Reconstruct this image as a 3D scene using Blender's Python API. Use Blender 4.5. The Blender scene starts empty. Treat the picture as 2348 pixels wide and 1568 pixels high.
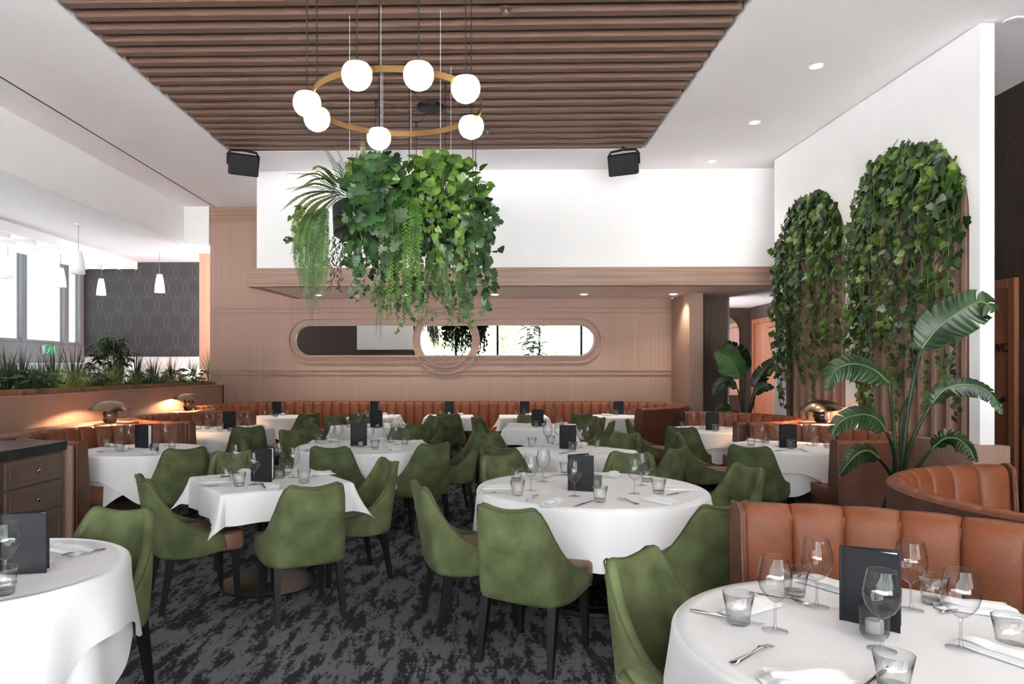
import bpy, math, random
from mathutils import Vector, Matrix, Euler

SC = bpy.context.scene
COL = SC.collection
# ---------------------------------------------------------------- camera
F, CX, CY, EYE, YAW = 1600.0, 1072.0, 848.0, 1.55, math.radians(1.3)
cam_d = bpy.data.cameras.new('camera')
cam = bpy.data.objects.new('camera', cam_d); COL.objects.link(cam)
cam.location = (0, 0, EYE); cam.rotation_euler = (math.pi / 2, 0, YAW)
cam_d.sensor_width = 36; cam_d.lens = F / 2348 * 36
cam_d.shift_x = (1174 - CX) / 2348; cam_d.shift_y = (CY - 784) / 2348
cam_d.clip_start = 0.05; cam_d.clip_end = 200
SC.camera = cam
# ---------------------------------------------------------------- sky, sun, exposure
W = bpy.data.worlds.new('sky'); SC.world = W; W.use_nodes = True
bg = W.node_tree.nodes['Background']
bg.inputs[0].default_value = (0.93, 0.965, 1.0, 1)
bg.inputs[1].default_value = 6.7
SC.view_settings.view_transform = 'Standard'
SC.view_settings.look = 'None'
SC.view_settings.gamma = 1
SC.view_settings.use_curve_mapping = False
SC.view_settings.exposure = 0.3
SC.cycles.max_bounces = 10
SC.cycles.diffuse_bounces = 6
SC.cycles.glossy_bounces = 5
SC.cycles.transmission_bounces = 8
SC.cycles.transparent_max_bounces = 40
SC.cycles.sample_clamp_indirect = 0
SC.cycles.caustics_reflective = False
SC.cycles.caustics_refractive = False


def light(name, kind, loc, power, color=(1, 1, 1), parent=None, rot=(0, 0, 0), **kw):
    d = bpy.data.lights.new(name, kind); d.energy = power; d.color = color
    for k, v in kw.items():
        setattr(d, k, v)
    o = bpy.data.objects.new(name, d); COL.objects.link(o)
    o.location = loc; o.rotation_euler = rot
    if parent: o.parent = parent
    return o


def portal(name, loc, rot, sx, sy):
    o = light(name, 'AREA', loc, 1, rot=rot, shape='RECTANGLE', size=sx, size_y=sy)
    o.data.cycles.is_portal = True
    return o


sun = light('sun', 'SUN', (0, 0, 30), 140, (1, .975, .985), rot=(math.radians(-25), math.radians(8), 0), angle=math.radians(.6))     # lights the street from over the roof

# openings that let the daylight in: the glazed front, low bays added for light, the side room's high windows
portal('daylight_front', (1.45, -2.95, 2.15), (math.pi / 2, 0, 0), 8.6, 4.1)
portal('daylight_added_bays', (-5.9, -2.95, 1.08), (math.pi / 2, 0, 0), 5.7, 2.0)
portal('daylight_side', (-8.68, 6.1, 2.98), (0, -math.pi / 2, 0), 1.8, 18)

# ---------------------------------------------------------------- projection helpers (photo pixel -> place)


def ray(u, v):
    xc, zc = (u - CX) / F, (CY - v) / F
    return Vector((xc * math.cos(YAW) - math.sin(YAW), xc * math.sin(YAW) + math.cos(YAW), zc))


def PY(u, v, Y):
    r = ray(u, v); return Vector((0, 0, EYE)) + r * (Y / r.y)


def PZ(u, v, z):
    r = ray(u, v); return Vector((0, 0, EYE)) + r * ((z - EYE) / r.z)


def PX(u, v, X):
    r = ray(u, v); return Vector((0, 0, EYE)) + r * (X / r.x)


# ---------------------------------------------------------------- mesh helpers
class MB:
    def __init__(s):
        s.v, s.f = [], []

    def add(s, verts, faces):
        b = len(s.v); s.v += [tuple(p) for p in verts]
        s.f += [tuple(i + b for i in q) for q in faces]
        return s

    def box(s, x0, x1, y0, y1, z0, z1, m=None):
        vs = [Vector(p) for p in ((x0, y0, z0), (x1, y0, z0), (x1, y1, z0), (x0, y1, z0), (x0, y0, z1), (x1, y0, z1), (x1, y1, z1), (x0, y1, z1))]
        if m is not None: vs = [m @ p for p in vs]
        return s.add(vs, ((0, 3, 2, 1), (4, 5, 6, 7), (0, 1, 5, 4), (1, 2, 6, 5), (2, 3, 7, 6), (3, 0, 4, 7)))

    def bbox(s, x0, x1, y0, y1, z0, z1, b=.01, m=None):
        """box with chamfered edges"""
        cs = []
        for sx, X in ((-1, x0), (1, x1)):
            for sy, Y in ((-1, y0), (1, y1)):
                for sz, Z in ((-1, z0), (1, z1)):
                    cs.append((X, Y, Z, sx, sy, sz))
        vs = []
        for X, Y, Z, sx, sy, sz in cs:
            vs += [Vector((X, Y - sy * b, Z - sz * b)), Vector((X - sx * b, Y, Z - sz * b)), Vector((X - sx * b, Y - sy * b, Z))]
        if m is not None: vs = [m @ p for p in vs]
        def i(a, k): return a * 3 + k
        # corner order: idx = 4*ix+2*iy+iz
        fs = [(i(0, 0), i(1, 0), i(3, 0), i(2, 0)), (i(4, 0), i(6, 0), i(7, 0), i(5, 0)),
              (i(0, 1), i(4, 1), i(5, 1), i(1, 1)), (i(2, 1), i(3, 1), i(7, 1), i(6, 1)),
              (i(0, 2), i(2, 2), i(6, 2), i(4, 2)), (i(1, 2), i(5, 2), i(7, 2), i(3, 2))]
        for a, c in ((0, 1), (2, 3), (4, 5), (6, 7)): fs.append((i(a, 0), i(a, 1), i(c, 1), i(c, 0)))
        for a, c in ((0, 2), (1, 3), (4, 6), (5, 7)): fs.append((i(a, 0), i(a, 2), i(c, 2), i(c, 0)))
        for a, c in ((0, 4), (1, 5), (2, 6), (3, 7)): fs.append((i(a, 1), i(a, 2), i(c, 2), i(c, 1)))
        for a in range(8): fs.append((i(a, 0), i(a, 1), i(a, 2)))
        return s.add(vs, fs)

    def prism(s, pts, d, m=None):
        """ngon (list of 3d points) extruded by vector d"""
        n = len(pts); d = Vector(d)
        a = [Vector(p) for p in pts]; b = [p + d for p in a]
        vs = a + b
        if m is not None: vs = [m @ p for p in vs]
        fs = [tuple(range(n))[::-1], tuple(range(n, 2 * n))]
        fs += [(i, (i + 1) % n, n + (i + 1) % n, n + i) for i in range(n)]
        return s.add(vs, fs)

    def tube(s, pts, r, n=8, cap=True, flat=None):
        pts = [Vector(p) for p in pts]; k = len(pts)
        up = None; vs = []
        for i, p in enumerate(pts):
            t = (pts[min(i + 1, k - 1)] - pts[max(i - 1, 0)]).normalized()
            if up is None:
                up = Vector((0, 0, 1)) if abs(t.z) < .9 else Vector((1, 0, 0))
            x = t.cross(up)
            if x.length < 1e-5: x = t.orthogonal()
            x.normalize(); up = x.cross(t).normalized()
            rr = r(i / max(1, k - 1)) if callable(r) else r
            for j in range(n):
                a = 2 * math.pi * j / n
                vs.append(p + x * math.cos(a) * rr + up * math.sin(a) * rr * (flat or 1))
        fs = [(i * n + j, i * n + (j + 1) % n, (i + 1) * n + (j + 1) % n, (i + 1) * n + j) for i in range(k - 1) for j in range(n)]
        if cap:
            fs += [tuple(range(n))[::-1], tuple(range((k - 1) * n, k * n))]
        return s.add(vs, fs)

    def lathe(s, prof, n=24, c=(0, 0, 0), cap=False):
        c = Vector(c); k = len(prof); vs = []
        for r, z in prof:
            for j in range(n):
                a = 2 * math.pi * j / n
                vs.append(c + Vector((r * math.cos(a), r * math.sin(a), z)))
        fs = [(i * n + j, i * n + (j + 1) % n, (i + 1) * n + (j + 1) % n, (i + 1) * n + j) for i in range(k - 1) for j in range(n)]
        if cap:
            fs += [tuple(range(n))[::-1], tuple(range((k - 1) * n, k * n))]
        return s.add(vs, fs)

    def grid(s, fn, nu, nv, closeu=False):
        vs = [fn(i, j) for j in range(nv) for i in range(nu)]
        fs = []
        for j in range(nv - 1):
            for i in range(nu if closeu else nu - 1):
                i2 = (i + 1) % nu
                fs.append((j * nu + i, j * nu + i2, (j + 1) * nu + i2, (j + 1) * nu + i))
        return s.add(vs, fs)

    def tpl(s, t, m):
        return s.add([m @ Vector(p) for p in t[0]], t[1])

    def mesh(s, name, mat=None, smooth=False):
        me = bpy.data.meshes.new(name); me.from_pydata(s.v, [], s.f); me.update()
        if mat: me.materials.append(mat)
        if smooth is True:
            me.polygons.foreach_set('use_smooth', [True] * len(me.polygons))
        elif smooth:
            me.polygons.foreach_set('use_smooth', [True] * len(me.polygons))
            try:
                me.set_sharp_from_angle(angle=math.radians(smooth))
            except Exception:
                pass
        return me

    def build(s, name, mat=None, parent=None, smooth=False, loc=None, rz=0):
        return ob(name, s.mesh(name, mat, smooth), parent, loc, rz)


def ob(name, data, parent=None, loc=None, rz=0):
    o = bpy.data.objects.new(name, data); COL.objects.link(o)
    if parent: o.parent = parent
    if loc is not None: o.location = loc
    if rz: o.rotation_euler = (0, 0, rz)
    return o


def tag(o, label=None, cat=None, group=None, kind=None):
    if label: o['label'] = label
    if cat: o['category'] = cat
    if group: o['group'] = group
    if kind: o['kind'] = kind
    return o


def thing(name, label, cat, loc=(0, 0, 0), rz=0, group=None):
    o = ob(name, None, None, loc, rz)
    return tag(o, label, cat, group)


def struct(o, label=None):
    o['kind'] = 'structure'
    if label: o['label'] = label
    return o


def ctree(o, parent=None):
    c = o.copy(); COL.objects.link(c)
    if parent is not None: c.parent = parent
    for ch in o.children: ctree(ch, c)
    return c


def place(o, loc, rz=0, label=None, group=None):
    o.location = loc; o.rotation_euler = (0, 0, rz)
    if label: o['label'] = label
    if group: o['group'] = group
    return o


class Proto:
    """first use hands out the built thing itself, later uses hand out copies"""
    def __init__(s, o): s.o, s.used = o, False
    def get(s):
        if not s.used:
            s.used = True; return s.o
        return ctree(s.o)


def baked(o, mods):
    """apply modifiers to an object's mesh"""
    for kind, kw in mods:
        m = o.modifiers.new(kind, kind)
        for k, v in kw.items(): setattr(m, k, v)
    dg = bpy.context.evaluated_depsgraph_get(); dg.update()
    me = bpy.data.meshes.new_from_object(o.evaluated_get(dg))
    o.modifiers.clear(); old = o.data; o.data = me; me.name = old.name
    bpy.data.meshes.remove(old)
    return o


# ---------------------------------------------------------------- materials
def srgb(r, g, b):
    def f(c):
        c /= 255.
        return c / 12.92 if c <= .04045 else ((c + .055) / 1.055) ** 2.4
    return (f(r), f(g), f(b), 1)


def mat(name, c1, c2=None, scale=(1, 1, 1), detail=4, lo=.35, hi=.65, rough=.5, metal=0, bump=0, bscale=None, sheen=0, coords='Object',
        emit=None, estr=0, spec=.5, coat=0, rand=None, trans=0, rough2=None):
    m = bpy.data.materials.new(name); m.use_nodes = True
    nt = m.node_tree; N, L = nt.nodes, nt.links
    b = N['Principled BSDF']
    b.inputs['Base Color'].default_value = c1
    b.inputs['Roughness'].default_value = rough
    b.inputs['Metallic'].default_value = metal
    b.inputs['Specular IOR Level'].default_value = spec
    if coat: b.inputs['Coat Weight'].default_value = coat
    if sheen:
        b.inputs['Sheen Weight'].default_value = sheen
        b.inputs['Sheen Roughness'].default_value = .4
        b.inputs['Sheen Tint'].default_value = tuple(min(1, x * 2.5 + .1) for x in c1[:3]) + (1,)
    if emit:
        b.inputs['Emission Color'].default_value = emit
        b.inputs['Emission Strength'].default_value = estr
    if trans: b.inputs['Transmission Weight'].default_value = trans
    tc = None
    def coord(sc):
        nonlocal tc
        if tc is None:
            tc = N.new('ShaderNodeNewGeometry') if coords == 'World' else N.new('ShaderNodeTexCoord')
        mp = N.new('ShaderNodeMapping'); mp.inputs['Scale'].default_value = sc
        L.new(tc.outputs['Position' if coords == 'World' else coords], mp.inputs[0])
        return mp.outputs[0]
    out = None
    if c2:
        n = N.new('ShaderNodeTexNoise'); n.inputs['Scale'].default_value = 1; n.inputs['Detail'].default_value = detail
        L.new(coord(scale), n.inputs['Vector'])
        r = N.new('ShaderNodeValToRGB'); r.color_ramp.elements[0].position = lo; r.color_ramp.elements[1].position = hi
        r.color_ramp.elements[0].color = c1; r.color_ramp.elements[1].color = c2
        L.new(n.outputs[0], r.inputs[0]); out = r.outputs[0]
        if rough2 is not None:
            mr = N.new('ShaderNodeMapRange'); mr.inputs['To Min'].default_value = rough; mr.inputs['To Max'].default_value = rough2
            L.new(n.outputs[0], mr.inputs[0]); L.new(mr.outputs[0], b.inputs['Roughness'])
    if rand:
        oi = N.new('ShaderNodeObjectInfo')
        hs = N.new('ShaderNodeHueSaturation')
        mr = N.new('ShaderNodeMapRange'); mr.inputs['To Min'].default_value = 1 - rand; mr.inputs['To Max'].default_value = 1 + rand
        L.new(oi.outputs['Random'], mr.inputs[0]); L.new(mr.outputs[0], hs.inputs['Value'])
        if out: L.new(out, hs.inputs['Color'])
        else: hs.inputs['Color'].default_value = c1
        out = hs.outputs[0]
    if out: L.new(out, b.inputs['Base Color'])
    if bump:
        n2 = N.new('ShaderNodeTexNoise'); n2.inputs['Scale'].default_value = 1; n2.inputs['Detail'].default_value = 3
        L.new(coord(bscale or scale), n2.inputs['Vector'])
        bp = N.new('ShaderNodeBump'); bp.inputs['Strength'].default_value = bump; bp.inputs['Distance'].default_value = .01
        L.new(n2.outputs[0], bp.inputs['Height']); L.new(bp.outputs[0], b.inputs['Normal'])
    return m


def thin_glass(name, tint=(1, 1, 1, 1), ior=1.5, rough=0.0, boost=1.0, edge=None):
    m = bpy.data.materials.new(name); m.use_nodes = True
    nt = m.node_tree; N, L = nt.nodes, nt.links
    N.remove(N['Principled BSDF'])
    t = N.new('ShaderNodeBsdfTransparent'); t.inputs[0].default_value = tint
    g = N.new('ShaderNodeBsdfGlossy'); g.inputs['Roughness'].default_value = rough
    f0 = ((ior - 1) / (ior + 1)) ** 2
    fr = N.new('ShaderNodeLayerWeight'); fr.inputs[0].default_value = .5      # Schlick's reflectance, the same from both faces
    pw = N.new('ShaderNodeMath'); pw.operation = 'POWER'; pw.inputs[1].default_value = 5
    ml = N.new('ShaderNodeMath'); ml.operation = 'MULTIPLY_ADD'; ml.inputs[1].default_value = (1 - f0) * boost; ml.inputs[2].default_value = f0 * boost; ml.use_clamp = True
    L.new(fr.outputs['Facing'], pw.inputs[0])
    if edge:        # the sight line runs longer through the glass towards its outline
        p3 = N.new('ShaderNodeMath'); p3.operation = 'POWER'; p3.inputs[1].default_value = 2.6
        L.new(fr.outputs['Facing'], p3.inputs[0])
        cm_ = N.new('ShaderNodeMix'); cm_.data_type = 'RGBA'; cm_.inputs[6].default_value = tint; cm_.inputs[7].default_value = edge
        L.new(p3.outputs[0], cm_.inputs[0]); L.new(cm_.outputs[2], t.inputs[0])
    mx = N.new('ShaderNodeMixShader')
    L.new(pw.outputs[0], ml.inputs[0]); L.new(ml.outputs[0], mx.inputs[0])
    L.new(t.outputs[0], mx.inputs[1]); L.new(g.outputs[0], mx.inputs[2])
    L.new(mx.outputs[0], N['Material Output'].inputs[0])
    return m


M = {}
M['paint'] = mat('white_paint', (.85, .85, .86, 1), (.87, .87, .88, 1), (3, 3, 3), rough=.75, coords='World')
M['ceil'] = mat('ceiling_paint', (.90, .875, .89, 1), (.92, .895, .91, 1), (1.5, 1.5, 1.5), rough=.85, coords='World')
M['wood'] = mat('veneer', srgb(155, 125, 110), srgb(168, 137, 122), (60, 60, .4), lo=.3, hi=.7, rough=.5, bump=.03, bscale=(120, 120, 2), coords='World')
M['wood_h'] = mat('veneer_horizontal', srgb(142, 113, 97), srgb(168, 138, 121), (.8, .8, 40), lo=.3, hi=.7, rough=.5, coords='World')
M['wood_dark'] = mat('veneer_dark', srgb(84, 64, 54), srgb(104, 82, 70), (24, 24, .5), lo=.3, hi=.7, rough=.5, coords='World')
M['wood_warm'] = mat('veneer_warm', srgb(140, 92, 66), srgb(172, 120, 90), (24, 24, .6), lo=.3, hi=.7, rough=.45, coords='World')
M['slat'] = mat('slat_wood', srgb(110, 86, 74), rough=.5, spec=.3)
M['door'] = mat('door_wood', srgb(116, 70, 48), srgb(140, 88, 62), (22, 22, .6), lo=.3, hi=.7, rough=.4, coords='World')
M['dark'] = mat('dark_void', (.02, .017, .015, 1), rough=.9)
M['plaster_dark'] = mat('brown_wall', srgb(70, 56, 50), rough=.7)
M['grey'] = mat('grey_frame', srgb(118, 120, 124), rough=.5)
M['black'] = mat('black_metal', (.010, .010, .011, 1), rough=.55, spec=.25)
M['blackp'] = mat('black_plastic', (.011, .011, .012, 1), rough=.55, spec=.25, bump=.2, bscale=(400, 400, 400))
M['chrome'] = mat('steel', (.62, .62, .63, 1), rough=.16, metal=1)
M['brass'] = mat('brass', (.78, .47, .20, 1), rough=.22, metal=1)
M['bronze'] = mat('brushed_bronze', (.33, .23, .15, 1), rough=.24, metal=1)
M['mirror'] = mat('mirror_glass', (.88, .87, .84, 1), rough=.008, metal=1)
M['pane'] = thin_glass('window_pane', (.97, .98, .98, 1), 1.45)
M['film'] = thin_glass('frosted_window_film', (.39, .40, .41, 1), 1.45)
M['glass'] = thin_glass('clear_glass', (.97, .97, .97, 1), 1.5, boost=1.15, edge=(.34, .35, .37, 1))
M['tumbler'] = thin_glass('tumbler_glass', (.98, .98, .98, 1), 1.5, boost=1.15, edge=(.70, .71, .72, 1))
M['gsolid'] = thin_glass('solid_glass', (.90, .91, .92, 1), 1.5, boost=1.8, edge=(.45, .46, .48, 1))
M['smoke'] = thin_glass('smoked_glass', (.74, .75, .76, 1), 1.5, boost=1.2)


def carpet_mat():
    m = bpy.data.materials.new('carpet'); m.use_nodes = True
    nt = m.node_tree; N, L = nt.nodes, nt.links
    b = N['Principled BSDF']; b.inputs['Roughness'].default_value = .95; b.inputs['Specular IOR Level'].default_value = .15
    g = N.new('ShaderNodeNewGeometry')
    def noise(sc, det, rough=.6, rot=0):
        mp = N.new('ShaderNodeMapping'); mp.inputs['Scale'].default_value = sc; mp.inputs['Rotation'].default_value = (0, 0, rot)
        L.new(g.outputs['Position'], mp.inputs[0])
        n = N.new('ShaderNodeTexNoise'); n.inputs['Scale'].default_value = 1; n.inputs['Detail'].default_value = det; n.inputs['Roughness'].default_value = rough
        L.new(mp.outputs[0], n.inputs['Vector']); return n.outputs[0]
    big = noise((11, 2.9, 1), 9, .74)
    fine = noise((46, 34, 1), 4)
    mix = N.new('ShaderNodeMath'); mix.operation = 'MULTIPLY_ADD'; mix.inputs[1].default_value = .22
    L.new(fine, mix.inputs[0]); L.new(big, mix.inputs[2])
    r = N.new('ShaderNodeValToRGB')
    e = r.color_ramp.elements
    e[0].position = .555; e[0].color = srgb(50, 50, 52)
    e[1].position = .645; e[1].color = srgb(112, 112, 116)
    x = e.new(.59); x.color = srgb(58, 58, 61)
    x = e.new(.605); x.color = srgb(96, 96, 100)
    L.new(mix.outputs[0], r.inputs[0])
    pile = noise((420, 420, 420), 2)
    mr = N.new('ShaderNodeMapRange'); mr.inputs['To Min'].default_value = .62; mr.inputs['To Max'].default_value = 1.3
    L.new(pile, mr.inputs[0])
    hs = N.new('ShaderNodeHueSaturation'); L.new(r.outputs[0], hs.inputs['Color']); L.new(mr.outputs[0], hs.inputs['Value'])
    L.new(hs.outputs[0], b.inputs['Base Color'])
    bp = N.new('ShaderNodeBump'); bp.inputs['Strength'].default_value = .5; bp.inputs['Distance'].default_value = .006
    L.new(pile, bp.inputs['Height']); L.new(bp.outputs[0], b.inputs['Normal'])
    return m


def wallpaper_mat(name, base, line, axis, cu, cv):
    """dark paper printed with thin ovals, arcs and joining strokes; axis = which world axis runs along the wall"""
    m = bpy.data.materials.new(name); m.use_nodes = True
    nt = m.node_tree; N, L = nt.nodes, nt.links
    b = N['Principled BSDF']; b.inputs['Roughness'].default_value = .55
    g = N.new('ShaderNodeNewGeometry'); sp = N.new('ShaderNodeSeparateXYZ'); L.new(g.outputs['Position'], sp.inputs[0])
    def mth(op, a, c=None, c2=None):
        n = N.new('ShaderNodeMath'); n.operation = op
        for i, x in enumerate((a, c, c2)):
            if x is None: continue
            if isinstance(x, (int, float)): n.inputs[i].default_value = x
            else: L.new(x, n.inputs[i])
        return n.outputs[0]
    u0 = mth('DIVIDE', sp.outputs[axis], cu); v0 = mth('DIVIDE', sp.outputs['Z'], cv)
    def cell(x, off):
        return mth('SUBTRACT', mth('FRACT', mth('ADD', x, off)), .5)
    def band(x, r, w):
        return mth('LESS_THAN', mth('ABSOLUTE', mth('SUBTRACT', x, r)), w)
    def rad(u, v, a, bb):
        return mth('SQRT', mth('ADD', mth('POWER', mth('DIVIDE', u, a), 2), mth('POWER', mth('DIVIDE', v, bb), 2)))
    tot = None
    for off in (0, .5):
        ua, va, ub = cell(u0, off), cell(v0, off), cell(u0, off + .5)
        parts = [band(rad(ua, va, .13, .165), 1, .042), band(rad(ub, va, .385, .27), 1, .016),
                 mth('MULTIPLY', band(ua, 0, .007), mth('MULTIPLY', mth('GREATER_THAN', mth('ABSOLUTE', va), .165), mth('LESS_THAN', mth('ABSOLUTE', va), .34)))]
        for q in parts: tot = q if tot is None else mth('MAXIMUM', tot, q)
    mx = N.new('ShaderNodeMix'); mx.data_type = 'RGBA'
    mx.inputs[6].default_value = base; mx.inputs[7].default_value = line
    L.new(tot, mx.inputs[0]); L.new(mx.outputs[2], b.inputs['Base Color'])
    return m


M['carpet'] = carpet_mat()
M['paper_grey'] = wallpaper_mat('grey_wallpaper', srgb(52, 53, 57), srgb(96, 95, 94), 'X', .42, .74)
M['paper_brown'] = wallpaper_mat('brown_wallpaper', srgb(56, 44, 39), srgb(88, 64, 52), 'Y', .62, 1.1)
# ================================================================ the room
CEIL = 4.64
BW = 13.14          # back wall
struct(MB().box(-8.9, 5.95, -3.1, 15.6, -.1, 0).build('floor', M['carpet']), 'charcoal carpet with mottled dark streaks')

# ceiling with the opening that takes the wooden slats
cm = MB()
cm.box(-5.66, -3.6, -3, BW, CEIL, CEIL + .12)
cm.box(2.25, 5.8, -3, 15.4, CEIL, CEIL + .12)
cm.box(-3.6, 2.25, 9.82, BW, CEIL, CEIL + .12)
cm.box(-3.6, 2.25, -3, -1.5, CEIL, CEIL + .12)
ceiling = struct(cm.build('ceiling', M['ceil']), 'white ceiling framing a field of wooden slats')
bk = MB(); bk.box(-3.7, 2.35, -1.6, 9.9, CEIL + .24, CEIL + .32)
for x in (-3.7, 2.25): bk.box(x, x + .1, -1.6, 9.9, CEIL + .121, CEIL + .24)
bk.box(-3.6, 2.25, -1.6, -1.5, CEIL + .121, CEIL + .24); bk.box(-3.6, 2.25, 9.82, 9.9, CEIL + .121, CEIL + .24)
bk.build('ceiling_backing', M['dark'], ceiling)
sm = MB().bbox(-2.875, 2.905, -.052, .052, 0, .2, .008).mesh('slat', M['slat'])
y = 9.72
while y > -1.4:
    ob('slat', sm, ceiling, (-.69, y, CEIL - .006)); y -= .2285
# dark shadow gap along the left ceiling
MB().box(-5.1, -5.085, -3, BW - .02, CEIL - .004, CEIL + .01).build('shadow_gap', M['dark'], ceiling)

# dropped ceiling of the side room
lc = MB(); lc.box(-8.8, -5.66, -3, 15.3, 3.905, 4.0)
struct(lc.build('ceiling', M['paint']), 'lower white ceiling of the side room')
bm_ = MB(); bm_.box(-5.74, -5.66, -3, BW + .1, 4.0, CEIL)
bm_.box(-5.66, -5.19, BW - .06, BW + .06, 3.93, CEIL)
bm_.box(-5.66, -5.19, BW + .06, 15.3, 3.905, 3.99)
struct(bm_.build('wall_bulkhead', M['paint']))
# white egg-crate lattice under it, beside the windows
lat = thing('ceiling_lattice', 'white egg-crate lattice on the side room ceiling beside the windows', 'ceiling lattice', (-8.15, 8, 3.905))
xs = [-.55 + i * .37 for i in range(4)]
for x in xs:
    MB().box(x - .025, x + .025, -11, 7.1, -.16, 0).build('long_bar', M['paint'], lat)
cb = MB().box(-.55, .56, -.025, .025, -.158, 0).mesh('cross_bar', M['paint'])
for i in range(26): ob('cross_bar', cb, lat, (0, 7.0 - i * .69, 0))

# ---- back wall: wood panelling
wb = MB(); wb.box(-5.19, 3.52, BW, BW + .12, 0, CEIL)
wall_back = struct(wb.build('wall_back', M['wood']), 'pale taupe wood panelled back wall with rounded mirror')
def hline(z, x0, x1, h=.022, d=.03, name='moulding'):
    return MB().bbox(x0, x1, BW - d, BW + .002, z - h / 2, z + h / 2, .004).build(name, M['wood_h'], wall_back)
for z in (2.72, 2.632): hline(z, -5.16, 3.5)
for z in (1.545, 1.468): hline(z, -5.16, 3.5)
MB().box(-5.19, -3.6, BW - .004, BW, 4.335, 4.348).build('seam', M['brass'], wall_back)
MB().box(-5.19, -3.53, BW - .012, BW, 4.348, CEIL).build('frieze', M['wood_h'], wall_back)
# light wood pilaster beyond the left end of the wall
struct(MB().box(-5.75, -5.19, 14.0, 14.12, 0, 3.905).build('trim_1', M['wood']))

# ---- stadium mirror with its frames
def stadium(x0, x1, z0, z1, n=20):
    r = (z1 - z0) / 2; zc = (z0 + z1) / 2
    p = [(x1 - r + r * math.sin(a), zc - r * math.cos(a)) for a in [math.pi * i / n for i in range(n + 1)]]
    p += [(x0 + r - r * math.sin(a), zc + r * math.cos(a)) for a in [math.pi * i / n for i in range(n + 1)]]
    return p
def ringframe(outer, inner, y0, y1):
    m = MB(); n = len(outer)
    vs = [(x, y0, z) for x, z in outer] + [(x, y0, z) for x, z in inner] + [(x, y1, z) for x, z in outer] + [(x, y1, z) for x, z in inner]
    fs = []
    for i in range(n):
        j = (i + 1) % n
        fs += [(i, j, n + j, n + i), (2 * n + i, 3 * n + i, 3 * n + j, 2 * n + j), (i, 2 * n + i, 2 * n + j, j), (n + i, n + j, 3 * n + j, 3 * n + i)]
    return m.add(vs, fs)
mir = thing('wall_mirror', 'long round-ended mirror with a ringed centre on the wood back wall', 'mirror', (0, BW, 0))
def tr(p): return [(x, z) for x, z in p]
MB().prism([(x, -.012, z) for x, z in stadium(-3.55, 2.07, 1.82, 2.39)], (0, .01, 0)).build('mirror_glass', M['mirror'], mir)
ringframe(stadium(-3.575, 2.095, 1.795, 2.415), stadium(-3.545, 2.065, 1.825, 2.385), -.07, 0).build('inner_frame', M['wood_h'], mir)
ringframe(stadium(-3.69, 2.215, 1.68, 2.53), stadium(-3.665, 2.19, 1.705, 2.505), -.05, 0).build('outer_frame', M['wood_h'], mir)
def circ(r, n=48): return [(-.70 + r * math.cos(2 * math.pi * i / n), 2.105 + r * math.sin(2 * math.pi * i / n)) for i in range(n)]
ringframe(circ(.515), circ(.49), -.08, 0).build('ring', M['wood_h'], mir)
ringframe(circ(.635), circ(.61), -.08, 0).build('ring', M['wood_h'], mir)
# wood infill between the two rings, across the mirror band
for sgn in (-1, 1):
    pts = []
    for i in range(13):
        z = 1.82 + .57 * i / 12; pts.append((-.70 + sgn * math.sqrt(.61 ** 2 - (z - 2.105) ** 2), z))
    for i in range(13):
        z = 2.39 - .57 * i / 12; pts.append((-.70 + sgn * math.sqrt(.515 ** 2 - min(.26, (z - 2.105) ** 2)), z))
    MB().prism([(x, -.03, z) for x, z in pts], (0, .02, 0)).build('ring_infill', M['wood_h'], mir)

# ---- white bulkhead and wood canopy in front of the back wall
struct(MB().box(-3.53, 5.8, 10.8, BW - .01, 3.12, CEIL).build('wall_bulkhead', M['paint']), 'white bulkhead above the wood canopy')
cn = MB()
top = 3.12
A = [(-3.653, 10.7), (4.42, 10.7), (4.42, BW - .005), (-3.553, BW - .005)]
zb = [2.838, 2.838, 2.895, 2.895]
vs = [(x, y, z) for (x, y), z in zip(A, zb)] + [(x, y, top) for x, y in A]
cn.add(vs, [(3, 2, 1, 0), (4, 5, 6, 7), (0, 1, 5, 4), (1, 2, 6, 5), (2, 3, 7, 6), (3, 0, 4, 7)])
canopy = struct(cn.build('trim_2', M['wood_h']), 'wood canopy band above the banquette')
MB().add([(-3.45, 10.74, 2.832), (4.40, 10.74, 2.832), (4.40, BW - .05, 2.888), (-3.40, BW - .05, 2.888)], [(3, 2, 1, 0)]).build('soffit', mat('soffit_paint', (.86, .76, .72, 1), rough=.6), canopy)

# ---- right end of the back wall: pilaster, dark panel, passage
struct(MB().box(3.52, 3.75, 12.0, BW + .12, 0, 2.875).build('trim_3', M['wood']))
struct(MB().box(3.75, 4.5, 13.0, 13.1, 0, 2.9).build('trim_4', M['wood_dark']), 'dark wood panel beside the passage')
struct(MB().box(4.5, 4.535, 12.97, 13.1, 0, 2.9).build('trim_5', M['chrome']))
struct(MB().box(3.5, 5.8, 10.72, 15.4, 2.9, 2.98).build('ceiling', M['ceil']), 'low ceiling of the passage')
struct(MB().box(4.0, 5.9, 15.3, 15.42, 0, 3.0).build('wall_passage', M['plaster_dark']))
am = MB()
pts = [(5.55, 1.0), (5.55, 2.35)] + [(5.15 + .4 * math.cos(a), 2.35 + .4 * math.sin(a)) for a in [math.pi * i / 16 for i in range(1, 16)]] + [(4.75, 2.35), (4.75, 1.0)]
am.prism([(x, 15.27, z) for x, z in pts], (0, .025, 0))
tag(am.build('arched_mirror', M['mirror']), 'arched mirror hanging at the end of the passage', 'mirror')

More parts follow.
